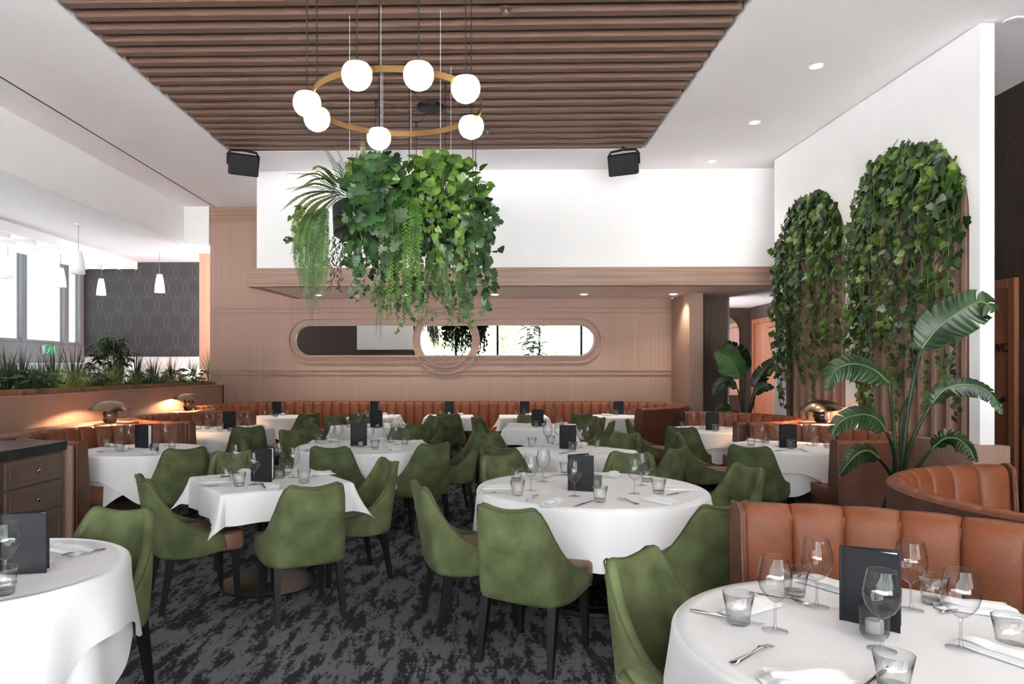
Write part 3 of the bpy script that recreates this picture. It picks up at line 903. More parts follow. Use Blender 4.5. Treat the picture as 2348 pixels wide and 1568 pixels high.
def on(tid, u, v, ztop, mar=.06):
    """where the sight line through a photo point meets the height ztop, kept on the table board"""
    t = TAB[tid]; p = PZ(u, v, ztop); q = Vector((p.x, p.y)); d = q - t['c']
    lim = (t['r'] if t['kind'] == 'round' else t['r'] * 1.05) - mar
    if d.length > lim: d *= lim / d.length
    return (t['c'].x + d.x, t['c'].y + d.y, TZ)
WORD = dict(wine_glass='stemmed wine glass', tumbler='clear water tumbler', menu='black standing menu', candle_holder='smoked ribbed candle holder',
            fork='steel fork', table_knife='steel table knife', folded_napkin='folded white napkin')
SUF = {
    ('T4', 'wine_glass'): ['beside the fork and knife', 'behind the second fork', 'in front of the candle holder', 'behind the menu', 'beside the pleated napkin'],
    ('T4', 'tumbler'): ['standing on a knife', 'behind the second fork', 'on the black-handled knife', 'behind the menu', 'beside the pleated napkin'],
    ('T4', 'folded_napkin'): ['under the first tumbler', 'below the long fork', 'behind the second fork', 'behind the menu', 'beside the outer tumbler'],
    ('T3', 'folded_napkin'): ['beside the planter-side knife', 'in the far planter-side quarter', 'in front of the menu', 'behind the menu', 'facing the booths', 'on the arch side'],
    ('T3', 'wine_glass'): ['beside the planter-side tumblers', 'in the far planter-side quarter', 'in front of the menu', 'toward the booths', 'in the far arch-side quarter'],
    ('T3', 'tumbler'): ['in the far planter-side quarter', 'beside the planter-side knife', 'in front of the candle holder', 'in the far arch-side quarter', 'on the arch-side napkin', 'behind the menu'],
    ('T2', 'wine_glass'): ['behind the two tumblers', 'in front of the menu', 'behind the menu', 'on the arch side'],
    ('T2', 'tumbler'): ['behind the planter-side napkin', 'touching the planter-side napkin', 'behind the candle holder', 'beside the arch-side napkin'],
}
NUM = {}
def put(proto, tid, loc, rz=0, kind=None):
    o = proto.get(); ph = TAB[tid]['phrase']; k = kind or o.name.split('.')[0]
    n = NUM[tid, k] = NUM.get((tid, k), -1) + 1
    sf = SUF.get((tid, k), [])
    place(o, loc, rz, WORD[k] + (' ' + sf[n] + ',' if n < len(sf) else '') + ' on the ' + ph, {'wine_glass': 'wine glasses', 'tumbler': 'tumblers', 'menu': 'menus', 'candle_holder': 'candle holders', 'fork': 'forks', 'table_knife': 'table knives', 'folded_napkin': 'folded napkins'}[k] + ' on the ' + ph)
    return o
GT, TT = TZ + .225, TZ + .095
def setting(tid, wine=(), tumb=(), menu=None, candle=None, nap=(), foot=False, fork=(), knife=(), mrot=None, mi=0):
    rnd = random.Random(tid)
    taken = []
    def free(p, r):
        p = list(p); c = TAB[tid]['c']
        for _ in range(30):
            hit = next((q for q in taken if math.hypot(p[0] - q[0], p[1] - q[1]) < r + q[2]), None)
            if hit is None: break
            a = math.atan2(p[1] - hit[1], p[0] - hit[0]) if math.hypot(p[0] - hit[0], p[1] - hit[1]) > 1e-4 else rnd.uniform(0, 6.28)
            p[0] = hit[0] + (r + hit[2] + .004) * math.cos(a); p[1] = hit[1] + (r + hit[2] + .004) * math.sin(a)
        taken.append((p[0], p[1], r)); return tuple(p)
    if menu:
        u0, u1, v = menu
        a = PZ(u0, v, TZ); b = PZ(u1, v, TZ); w = (b - a).length
        o = put(ME[mi], tid, on(tid, u0, v, TZ, .10), 0)
        ang = math.acos(max(-1, min(1, w / .165))) if w < .165 else .1
        o.rotation_euler = (0, 0, mrot if mrot is not None else (ang if rnd.random() < .5 else -ang))
        mp = Matrix.Rotation(o.rotation_euler.z, 3, 'Z')
        for k in (.02, .06, .10, .14): 
            q = mp @ Vector((k, 0, 0)); taken.append((o.location.x + q.x, o.location.y + q.y, .03 + k * .12))
    for u, v in wine: put(WG, tid, free(on(tid, u, v, TZ if foot else GT), .046), rnd.uniform(0, 6))
    for u, v in tumb: put(TU, tid, free(on(tid, u, v, TZ if foot else TT), .042), rnd.uniform(0, 6))
    if candle: put(CA, tid, free(on(tid, *candle, TZ if foot else TZ + .09), .042))
    for k in nap:
        u, v = k[:2]; p = on(tid, u, v, TZ, .10)
        c = TAB[tid]['c']; a = math.atan2(c.y - p[1], c.x - p[0]) + math.pi / 2 if len(k) < 3 else k[2]
        put(NA[rnd.randrange(4)], tid, (p[0], p[1], TZ), a)
    for lst, pr in ((fork, FO), (knife, KN)):
        for u0, v0, u1, v1 in lst:
            a, b = PZ(u0, v0, TZ), PZ(u1, v1, TZ); c = (a + b) / 2
            put(pr, tid, (c.x, c.y, TZ), math.atan2(b.y - a.y, b.x - a.x) - math.pi / 2)

setting('T4', [(1777, 1446), (1873, 1390), (2022, 1490), (2088, 1398), (2203, 1487)], [(1693, 1428), (1822, 1364), (2049, 1585), (2140, 1383), (2318, 1490)],
        (1929, 2075, 1420), (2005, 1462), [(1722, 1395, 2.2), (1850, 1560, 1.75), (1905, 1345, .6), (2240, 1398, 1.2), (2300, 1500, .5)], True,
        [(1668, 1527, 1778, 1478), (1735, 1362, 1840, 1385)], [(1592, 1402, 1745, 1432), (1985, 1575, 2020, 1545), (2140, 1408, 2290, 1388)], R_(-32), 0)
setting('T3', [(1217, 1125), (1246, 1104), (1317, 1138), (1455, 1132), (1471, 1113)], [(1184, 1102), (1187, 1135), (1375, 1150), (1483, 1103), (1510, 1131), (1297, 1088)],
        (1304, 1368, 1124), (1366, 1119), [(1140, 1120), (1214, 1094), (1271, 1154), (1402, 1090), (1514, 1150), (1556, 1122)], True,
        [(1204, 1151, 1236, 1134), (1471, 1158, 1414, 1142), (1250, 1095, 1282, 1090)], [(1318, 1162, 1360, 1149), (1116, 1131, 1159, 1129), (1530, 1136, 1580, 1128)], R_(6), 1)
setting('T2', [(541, 1086), (582, 1111), (640, 1080), (672, 1095)], [(518, 1097), (548, 1114), (657, 1088), (697, 1107)],
        (577, 636, 1103), (628, 1100), [(493, 1106), (731, 1088), (568, 1084), (625, 1119)], True, [(612, 1122, 595, 1107), (700, 1098, 722, 1092)], [(478, 1116, 522, 1112)], R_(9), 1)
setting('T1', [(12, 1338)], [(8, 1362)], (0, 123, 1318), None, [(165, 1262, 1.2)], True, [(228, 1261, 140, 1277)], [], R_(24), 0)
setting('L1', [(278, 973), (296, 978), (379, 973)], [(243, 1004), (274, 1012), (394, 1006)], (311, 358, 1026), (354, 1017), [(240, 1022), (265, 1034), (345, 1040)], knife=[(238, 1036, 262, 1034)])
setting('L2', [(475, 946), (488, 943), (508, 944), (553, 942), (567, 944)], [(455, 969), (476, 966), (505, 971), (548, 963), (575, 969)], (512, 531, 984), (527, 978), [(452, 981), (590, 978)])
setting('B1', [(596, 919), (623, 919), (662, 917)], [(582, 937), (623, 940), (675, 935)], (614, 641, 949), (632, 944), [(650, 950)])
setting('B2', [(835, 917), (864, 918)], [(831, 934), (875, 939)], (842, 866, 948), None, [(880, 950)])
setting('B3', [(1002, 916), (1046, 917)], [(1004, 934), (1053, 936)], (1011, 1034, 948), (1030, 940), [(1060, 950)])
setting('B4', [(1179, 915), (1218, 916)], [(1173, 931), (1194, 937)], (1186, 1209, 948), None, [(1220, 950)])
setting('B5', [(1382, 915), (1413, 918), (1447, 918)], [(1376, 931), (1413, 939), (1435, 933), (1457, 937)], (1407, 1430, 949), None, [(1390, 952)])
setting('M4L', [(822, 942), (844, 943), (898, 939)], [(798, 964), (927, 962)], (850, 873, 980), (867, 968), [(800, 978), (920, 976)])
setting('M4R', [(1204, 937), (1236, 937), (1271, 936)], [(1185, 959), (1230, 964), (1288, 959)], (1220, 1252, 977), (1246, 964), [(1180, 975), (1300, 972)])
setting('M3L', [(759, 967), (776, 972), (847, 975), (888, 965), (908, 971)], [(730, 996), (860, 1008), (896, 995), (925, 999)], (805, 839, 1022), (836, 1005), [(725, 1015), (750, 1010), (910, 1030), (955, 1014), (880, 1006)],
        fork=[(900, 1033, 884, 1026), (738, 1018, 722, 1016)], knife=[(707, 1032, 735, 1029)])
setting('M3R', [(1256, 972), (1277, 968), (1312, 977), (1347, 972)], [(1220, 1003), (1313, 1012), (1370, 1003), (1277, 998)], (1284, 1321, 1028), None, [(1205, 1022), (1350, 1016), (1380, 1035), (1240, 1020)],
        knife=[(1278, 1042, 1310, 1036)])
setting('R3', [(1591, 944), (1620, 945), (1665, 944), (1672, 943)], [(1566, 967), (1608, 966), (1640, 972), (1688, 967)], (1619, 1652, 986), None, [(1700, 982), (1590, 984)])
setting('R2', [(1748, 971), (1785, 973), (1850, 971), (1864, 973)], [(1722, 1002), (1757, 995), (1813, 1007), (1866, 999), (1897, 1005)], (1788, 1836, 1026), None, [(1700, 1020), (1915, 1022), (1730, 1012)],
        knife=[(1775, 1035, 1806, 1032)], fork=[(1852, 1036, 1832, 1031)])

# ---------------------------------------------------------------- booths
def arc(cx, cy, r, a0, a1, n=60):
    return [Vector((cx + r * math.cos(R_(a0 + (a1 - a0) * i / n)), cy + r * math.sin(R_(a0 + (a1 - a0) * i / n)))) for i in range(n + 1)]
def resample(pts):
    d = [0]
    for a, b in zip(pts, pts[1:]): d.append(d[-1] + (b - a).length)
    def at(s):
        s = max(0, min(d[-1], s))
        for i in range(len(d) - 1):
            if s <= d[i + 1] + 1e-9:
                f = (s - d[i]) / max(1e-9, d[i + 1] - d[i]); p = pts[i].lerp(pts[i + 1], f)
                i0, i1 = max(0, i - 1), min(len(pts) - 1, i + 2)
                t = (pts[i1] - pts[i0]).normalized()
                return p, Vector((t.y, -t.x))
        return pts[-1], Vector((0, 0))
    return at, d[-1]
PROF = [(.105, .44), (.102, .58), (.094, .72), (.084, .84), (.070, .895), (.040, .922), (.0, .928), (-.035, .915), (-.046, .89)]
def booth(pts, label, cat, cw=.19, zt=.928, outer=None, seatd=.54, name='leather_booth'):
    b = thing(name, label, cat)
    at, L = resample(pts); n = max(3, round(L / cw)); w = L / n
    dz = zt - .928
    for k in range(n):
        m = MB(); nu = 11
        def f(i, j):
            u = .5 - .5 * math.cos(math.pi * i / (nu - 1)); p, q = at((k + u) * w)
            puff = math.sin(math.pi * u) ** .38 if 0 < u < 1 else 0
            off, z = PROF[j]
            tp = max(0, (j - 2) / 6)
            return Vector((p.x, p.y, 0)) + Vector((q.x, q.y, 0)) * (off - .034 * (1 - puff) * (1 if off > 0 else .0)) + Vector((0, 0, z + dz * (z - .44) / .48 - .014 * (1 - puff) * tp))
        m.grid(f, nu, len(PROF)); m.build('backrest_channel', M['leather'], b, smooth=True)
    ns = max(12, int(L / .06))
    def sweep(prof, name, mt, closed=True):
        m = MB()
        def f(i, j):
            p, q = at(L * i / ns); o, z = prof[j % len(prof)]
            return Vector((p.x + q.x * o, p.y + q.y * o, z))
        m.grid(f, ns + 1, len(prof) + (1 if closed else 0))
        if closed:
            kk = len(prof); m.f += [tuple(j * (ns + 1) for j in range(kk)), tuple(j * (ns + 1) + ns for j in range(kk))[::-1]]
        return m.build(name, mt, b, smooth=35)
    sweep([(-.05, .02), (-.05, .90 + dz), (-.03, .905 + dz), (.05, .88 + dz), (.075, .44), (.075, .02)], 'back_shell', outer or M['leather_dk'])
    sweep([(.04, .36), (.04, .465), (seatd - .05, .478), (seatd - .012, .468), (seatd, .44), (seatd, .385), (seatd - .02, .36)], 'seat_cushion', M['leather'])
    sweep([(.05, .13), (.05, .36), (seatd - .03, .36), (seatd - .03, .13)], 'seat_front', M['leather_dk'])
    sweep([(.05, .0), (.05, .13), (seatd - .06, .13), (seatd - .06, .0)], 'plinth', M['plaster_grey'])
    for s, nm in ((0, 'end_panel'), (L, 'end_panel')):
        p, q = at(s); t = Vector((q.y, -q.x)) * (1 if s == 0 else -1)
        t = Vector((-q.y, q.x)) * (-1 if s == 0 else 1)
        prof = [(-.052, 0), (-.052, .90 + dz), (-.03, .925 + dz), (.03, .93 + dz), (.08, .90 + dz), (.115, .5), (.115, 0)]
        m = MB(); m.prism([(p.x + q.x * o, p.y + q.y * o, z) for o, z in prof], (t.x * .022, t.y * .022, 0))
        m.build(nm, M['leather_dk'], b, smooth=30)
        if True:
            MB().tube([(p.x + q.x * o + t.x * .02, p.y + q.y * o + t.y * .02, z) for o, z in prof], .006, 6).build('end_piping', M['leather'], b, smooth=True)
    return b
M['plaster_grey'] = mat('grey_plinth', srgb(120, 112, 106), rough=.6)
booth(arc(-3.5, 7.05, 1.03, 268, 92), 'curved tan leather booth behind the drawer cabinet', 'booth')
booth(arc(-3.5, 9.52, 1.17, 268, 92), 'curved tan leather booth between the two table lamps', 'booth')
booth(arc(3.17, 7.27, 1.02, 92, -92), 'curved tan leather booth beside the large strelitzia', 'booth')
booth(arc(3.08, 9.5, 1.08, 92, -92), 'curved tan leather booth beside the passage plant', 'booth')
booth(arc(1.25, 2.05, 1.27, 92, -62), 'circular tan booth with wide padded channels around a laid table', 'booth', .225)
booth(arc(3.4, 3.55, 1.15, 206, 88), 'rust leather booth curving away toward the WC door', 'booth', .215)
bp = cr([(-4.56, 11.05), (-4.52, 11.6), (-4.28, 12.25), (-3.75, 12.72), (-3.1, 12.92), (-2.4, 12.97), (-1.5, 12.97), (0, 12.97), (1.5, 12.97), (2.2, 12.95), (2.85, 12.80), (3.3, 12.42), (3.42, 11.9), (3.2, 11.35), (2.8, 10.9), (2.36, 10.55)], 160)
booth([Vector(p) for p in bp], 'long tan leather banquette running along the wood back wall', 'banquette', .172, .972, name='banquette')
# lamp ledges between the booths
struct(MB().bbox(-4.93, -4.3, 8.05, 8.6, .88, .915, .005).bbox(-4.93, -4.55, 6.2, 8.05, .88, .915, .005).bbox(-4.93, -4.62, 8.6, 10.9, .88, .915, .005).bbox(-4.93, -4.45, 10.75, 11.5, .88, .915, .005).build('trim_6', M['wood']))
struct(MB().bbox(3.9, 4.28, 8.1, 8.72, .885, .92, .005).build('trim_7', M['wood']))
# wood end panels with an oval moulding on the left booths
for y, lab in ((5.90, 'wood booth end panel with oval moulding beside the drawer cabinet'), (8.17, 'wood booth end panel with oval moulding between the left booths')):
    e = thing('booth_end_panel', lab, 'panel', (-3.68, y, 0))
    MB().bbox(-.26, .15, 0, .045, 0, .9, .006).build('board', M['wood'], e)
    pp = [(x * .052 - .02, .62 + z) for x, z in [(math.cos(a), .18 * (1 if i < 17 else -1) + .052 * math.sin(a)) for i, a in enumerate([math.pi * k / 16 for k in range(17)] + [math.pi + math.pi * k / 16 for k in range(17)])]]
    tb = [(x, -.004, z) for x, z in pp]; tb.append(tb[0])
    MB().tube(tb, .011, 8).build('oval_moulding', M['wood'], e, smooth=True)

# ---------------------------------------------------------------- drawer cabinet
cab = thing('drawer_cabinet', 'taupe cabinet with brass-knobbed drawers and black marble top', 'cabinet', (-3.58, 5.85, 0))
MB().bbox(-.95, 0, -2.0, 0, .0, .87, .006).build('body', M['taupe'], cab)
MB().bbox(-.98, .03, -2.02, .03, .872, .95, .006).build('marble_top', M['marble'], cab)
for col in range(2):
    y1 = -.03 - col * .75; y0 = y1 - .70
    for z0, z1 in ((.645, .855), (.415, .63), (.10, .40)):
        d = MB().bbox(.0, .02, y0, y1, z0, z1, .003).build('drawer', M['taupe'], cab)
        e = .055
        fr = MB(); fr.bbox(.02, .026, y0 + e, y1 - e, z1 - e, z1 - e + .01, .002); fr.bbox(.02, .026, y0 + e, y1 - e, z0 + e - .01, z0 + e, .002)
        fr.bbox(.02, .026, y0 + e - .01, y0 + e, z0 + e - .01, z1 - e + .01, .002); fr.bbox(.02, .026, y1 - e, y1 - e + .01, z0 + e - .01, z1 - e + .01, .002)
        fr.build('bead', M['taupe'], d)
        kb = MB().lathe([(.008, 0), (.006, .012), (.016, .018), (.02, .026), (.014, .034), (0, .036)], 16)
        kb.v = [(.02 + p[2], (y0 + y1) / 2 + p[0], (z0 + z1) / 2 + p[1]) for p in kb.v]
        kb.build('knob', M['brass'], d, smooth=True)

# ---------------------------------------------------------------- table lamps
M['tort'] = mat('tortoise_glass', (.02, .012, .008, 1), (.35, .22, .12, 1), (14, 14, 5), lo=.45, hi=.7, rough=.08, coat=.5)
M['zebra'] = mat('striped_glass', (.01, .01, .012, 1), (.6, .6, .62, 1), (18, 18, 4), lo=.5, hi=.62, rough=.08, coat=.5)
def lamp(loc, label, mt, tilt):
    t = thing('table_lamp', label, 'lamp', loc, 0, 'domed table lamps')
    MB().lathe([(0, 0), (.05, 0), (.072, .02), (.088, .07), (.085, .12), (.062, .165), (.03, .185), (0, .19)], 28).build('base', mt, t, smooth=True)
    MB().lathe([(.012, .185), (.012, .225)], 12).build('stem', M['bronze'], t, smooth=True)
    s = MB().lathe([(.235, .0), (.225, .012), (.19, .045), (.14, .075), (.08, .098), (.02, .106), (0, .106), (0, .10), (.078, .092), (.138, .069), (.187, .04), (.222, .008), (.235, 0)], 40).build('shade', M['bronze'], t, smooth=True)
    s.location = (0, 0, .165); s.rotation_euler = tilt
    light('lamp_bulb', 'POINT', (0, 0, .222), 75, (1, .60, .34), t, shadow_soft_size=.03)
    return t
lamp((-4.45, 8.22, .916), 'bronze domed lamp on the ledge between the two curved booths', M['tort'], (R_(3), R_(2), 0))
lamp((-4.66, 10.92, .916), 'bronze domed lamp on the ledge by the banquette corner', M['tort'], (R_(-2), R_(3), 0))
lamp((4.02, 8.40, .921), 'bronze domed lamp with striped glass base below the arches', M['zebra'], (R_(4), R_(-5), 0))
# ================================================================ lamps and fittings overhead
M['opal'] = mat('opal_glass', (.9, .88, .84, 1), rough=.3, emit=(1, .89, .72, 1), estr=.95)
M['cable'] = mat('cable', (.015, .015, .015, 1), rough=.6)
M['wire'] = mat('steel_wire', (.75, .75, .76, 1), rough=.35, metal=.6)

def chandelier(dy, label):
    C = Vector((-.62, 5.0 + dy, 3.45))
    t = thing('ring_chandelier', label, 'chandelier', C, 0, 'ring chandeliers')
    m = MB(); n = 72; r = .61
    def f(i, j):
        a = 2 * math.pi * i / n; rr = r + (.004, .004, -.004, -.004)[j]; z = (-.022, .022, .022, -.022)[j]
        return Vector((rr * math.cos(a), rr * math.sin(a), z))
    m.grid(lambda i, j: f(i, j % 4), n, 5, True); m.build('brass_ring', M['brass'], t, smooth=40)
    sh = MB().lathe([(0, .068), (.05, .067), (.074, .058), (.09, .036), (.0975, .006), (.096, -.026), (.085, -.056), (.065, -.080), (.036, -.096), (0, -.102)], 48).mesh('opal_shade', M['opal'], True)
    rose = Vector((0, 0, CEIL - .05 - C.z))
    balls = [(688, 240), (705, 278), (869, 320), (1070, 292), (1070, 207), (957, 182), (826, 184)]
    cab = 0
    for u, v in balls:
        p = PZ(u, v, 3.40); q = Vector((p.x + .62, p.y - 5.0, 0)); q = q.normalized() * (r + .02); q.z = -.03
        ob('opal_shade', sh, t, q)
        hook = Vector((q.x, q.y, rose.z + .03))
        MB().tube([q + Vector((0, 0, .068)), hook], .005, 6).build('cable', M['cable'], t)
        a = rose.lerp(hook, .16); mid = rose.lerp(hook, .55) - Vector((0, 0, .03))
        MB().tube([a, mid, hook], .0035, 5).build('spider_cable', M['cable'], t)
        MB().lathe([(.012, -.03), (.012, .02)], 8, tuple(hook), True).build('ceiling_hook', M['cable'], t)
    MB().lathe([(0, 0), (.15, 0), (.155, .008), (.155, .038), (0, .045)], 36, tuple(rose)).build('ceiling_rose', M['black'], t, smooth=30)
    return t
chandelier(0, 'brass ring chandelier with opal globes in front of the hanging plants')
chandelier(3.12, 'brass ring chandelier mostly hidden behind the hanging plants')

# recessed downlights on the white ceiling
em = mat('downlight_lens', (1, 1, 1, 1), rough=.3, emit=(1, .93, .85, 1), estr=25)
def downlight(x, y, z, label, group, w):
    t = thing('downlight', label, 'downlight', (x, y, z), 0, group)
    MB().lathe([(.05, 0), (.07, -.006), (.072, 0)], 24).build('trim_ring', M['paint'], t, smooth=40)
    MB().lathe([(0, -.002), (.05, -.002), (.05, 0), (0, 0)], 24).build('lens', em, t)
    light('downlight_beam', 'SPOT', (0, 0, -.02), w, (1, .88, .74), t, spot_size=R_(120), spot_blend=.8, shadow_soft_size=.04)
for k in range(7):
    downlight(3.39, 10.42 - k * 1.62, CEIL, 'round recessed downlight in the white ceiling beside the arch wall', 'ceiling downlights', 40)
for k in range(5):
    downlight(-2.9 + k * 1.55, 12.2, 2.862, 'small downlight in the soffit of the wood canopy', 'canopy downlights', 65)
MB_ = MB().lathe([(0, -.012), (.075, -.01), (.085, 0), (0, 0)], 32)  # round vent disc on the ceiling
tag(MB_.build('ceiling_vent', M['paint'], None, 40, (4.69, 6.28, CEIL)), 'flat round white ceiling disc beyond the arch wall', 'vent')
def sprinkler(u, v, label):
    p = PZ(u, v, CEIL - .02)
    t = thing('sprinkler', label, 'sprinkler', (p.x, p.y, CEIL - .005))
    MB().lathe([(.045, 0), (.05, -.012), (.02, -.02)], 20, cap=True).build('plate', M['wood_dark'], t, smooth=40)
    MB().lathe([(.012, -.02), (.010, -.045), (.028, -.048), (.026, -.053)], 16, cap=True).build('head', M['grey'], t, smooth=40)
sprinkler(1160, 22, 'small dark sprinkler head on the wooden ceiling slats')
sprinkler(1117, 299, 'small grey sprinkler head beside the globe chandelier')

# white pendant shades of the side room
pn = None
for (u, vt, vb, Y, lab) in ((18, 590, 638, 12.2, 'white pendant lamp against the first side window'), (139, 613, 658, 13.0, 'white pendant lamp beside the grey window mullion'),
                       (180, 575, 628, 11.1, 'white pendant lamp hanging in front of the window corner'), (232, 638, 677, 14.5, 'white pendant lamp against the grey wallpaper near the window'),
                       (366, 628, 671, 13.6, 'white pendant lamp against the grey wallpaper near the wood pilaster')):
    b = PY(u, vb, Y); h = (vb - vt) / F * Y
    t = thing('pendant_lamp', lab, 'pendant lamp', b, 0, 'white pendant lamps')
    s = h / .4
    MB().lathe([(.03 * s, h), (.055 * s, h - .005), (.075 * s, h * .75), (.098 * s, h * .35), (.11 * s, 0), (.105 * s, 0), (.09 * s, h * .4), (.05 * s, h * .9)], 28).build('shade', M['paint'], t, smooth=True)
    MB().tube([(0, 0, h - .01), (0, 0, 3.905 - b.z)], .004, 6).build('cord', M['grey'], t)
    MB().lathe([(.05, 3.885 - b.z), (.05, 3.905 - b.z)], 16, cap=True).build('ceiling_cup', M['paint'], t)

# wall speakers hung at the edge of the slats
def speaker(u, v, rz, rx, label):
    p = PY(u, v, 9.72)
    t = thing('loudspeaker', label, 'speaker', p, 0, 'black ceiling loudspeakers')
    R3 = Euler((rx, 0, rz)).to_matrix().to_4x4()
    bd = MB()
    pr = [(-.2, -.10), (.2, -.10), (.2, .02), (.15, .14), (-.15, .14), (-.2, .02)]
    bd.prism([(x, y, -.15) for x, y in pr], (0, 0, .29), R3)
    o = bd.build('cabinet', M['blackp'], t)
    baked(o, [('BEVEL', dict(width=.025, segments=3))]); 
    MB().bbox(-.185, .185, -.106, -.09, -.138, .128, .006, R3).build('grille', M['blackp'], t)
    MB().bbox(-.006, .006, -.11, -.104, -.03, -.016, .002, R3).build('badge', M['chrome'], t)
    br = [R3 @ Vector(q) for q in ((-.205, .03, -.02), (-.21, .03, .12), (-.17, .03, .175), (0, .03, .19), (.17, .03, .175), (.21, .03, .12), (.205, .03, -.02))]
    MB().tube(br, .017, 8).build('bracket', M['black'], t, smooth=True)
    c = R3 @ Vector((0, .03, .19))
    MB().tube([c, (c.x, c.y, CEIL - p.z)], .02, 10).build('mount', M['black'], t)
speaker(558, 377, R_(28), R_(18), 'black bracket-hung loudspeaker beside the wood wall corner')
speaker(1430, 376, R_(-24), R_(18), 'black bracket-hung loudspeaker near the ceiling downlights')

# ================================================================ greenery
def leafmat(name, a, b, sc=9, rough=.42, lo=.35, hi=.65):
    a, b = [x * .88 for x in a], [x * .87 for x in b]
    return mat(name, srgb(*a), srgb(*b), (sc, sc, sc), lo=lo, hi=hi, detail=2, rough=rough, coords='World', rand=.32)
M['ivy'] = leafmat('ivy_green', (34, 64, 20), (112, 146, 50))
M['ivy2'] = leafmat('ivy_dark', (26, 54, 30), (60, 96, 42))
M['mon'] = leafmat('monstera_green', (26, 54, 26), (58, 98, 42))
M['pothos'] = leafmat('pothos_green', (40, 78, 26), (108, 142, 54), 14)
M['string'] = leafmat('string_green', (54, 92, 32), (98, 138, 54), 12)
M['fern'] = leafmat('fern_green', (52, 84, 38), (94, 126, 62), 8)
M['fern2'] = leafmat('fern_olive', (72, 88, 32), (122, 134, 58), 8)
M['palm'] = leafmat('palm_green', (34, 62, 38), (82, 116, 66), 6)
M['stem'] = mat('vine_stem', srgb(118, 108, 66), rough=.7)
M['grass'] = leafmat('grass_dark', (42, 56, 36), (84, 100, 58), 10)
M['grass2'] = leafmat('grass_lime', (120, 138, 58), (176, 186, 104), 10)
M['dry'] = leafmat('dry_fern', (120, 104, 58), (158, 140, 86), 10)
M['strel'] = leafmat('strelitzia_green', (26, 48, 28), (46, 72, 38), 5, .38)
M['strel2'] = leafmat('strelitzia_light', (48, 84, 38), (78, 112, 58), 4, .4)
M['rib'] = mat('midrib', srgb(92, 112, 64), rough=.4)

def fan(half, cz=.06, cy=.4, drop=.05):
    """leaf blade from half an outline (x >= 0, from base to tip), creased along the middle"""
    pts = half + [(-x, y) for x, y in half[-2:0:-1]]
    vs = [(0, cy, cz)] + [(x, y, cz * .6 - drop * (abs(x) * 2) ** 1.5 - .12 * max(0, y - .5) ** 2) for x, y in pts]
    n = len(pts)
    return vs, [(0, 1 + i, 1 + (i + 1) % n) for i in range(n)]
T_IVY = fan([(0, 0), (.24, -.10), (.50, .03), (.40, .24), (.54, .46), (.27, .60), (0, 1.0)])
T_HEART = fan([(0, 0), (.16, -.10), (.36, -.02), (.42, .22), (.32, .52), (.14, .82), (0, 1.02)])
T_MON = fan([(0, 0), (.2, -.14), (.46, .0), (.30, .16), (.54, .28), (.32, .38), (.46, .58), (.24, .60), (.26, .84), (0, 1.0)])
T_OVAL = fan([(0, 0), (.10, .14), (.15, .42), (.11, .74), (0, 1.0)], .03, .45)
T_LONG = fan([(0, 0), (.07, .14), (.11, .42), (.07, .76), (0, 1.0)], .03, .45)

def orient(p, down, nrm, size, roll=0):
    """leaf frame: blade runs along 'down', faces 'nrm'"""
    y = Vector(down).normalized(); z = Vector(nrm); z = (z - y * z.dot(y))
    if z.length < 1e-4: z = y.orthogonal()
    z.normalize(); x = y.cross(z)
    m = Matrix(((x.x, y.x, z.x, p[0]), (x.y, y.y, z.y, p[1]), (x.z, y.z, z.z, p[2]), (0, 0, 0, 1)))
    return m @ Matrix.Rotation(roll, 4, 'Y') @ Matrix.Scale(size, 4)

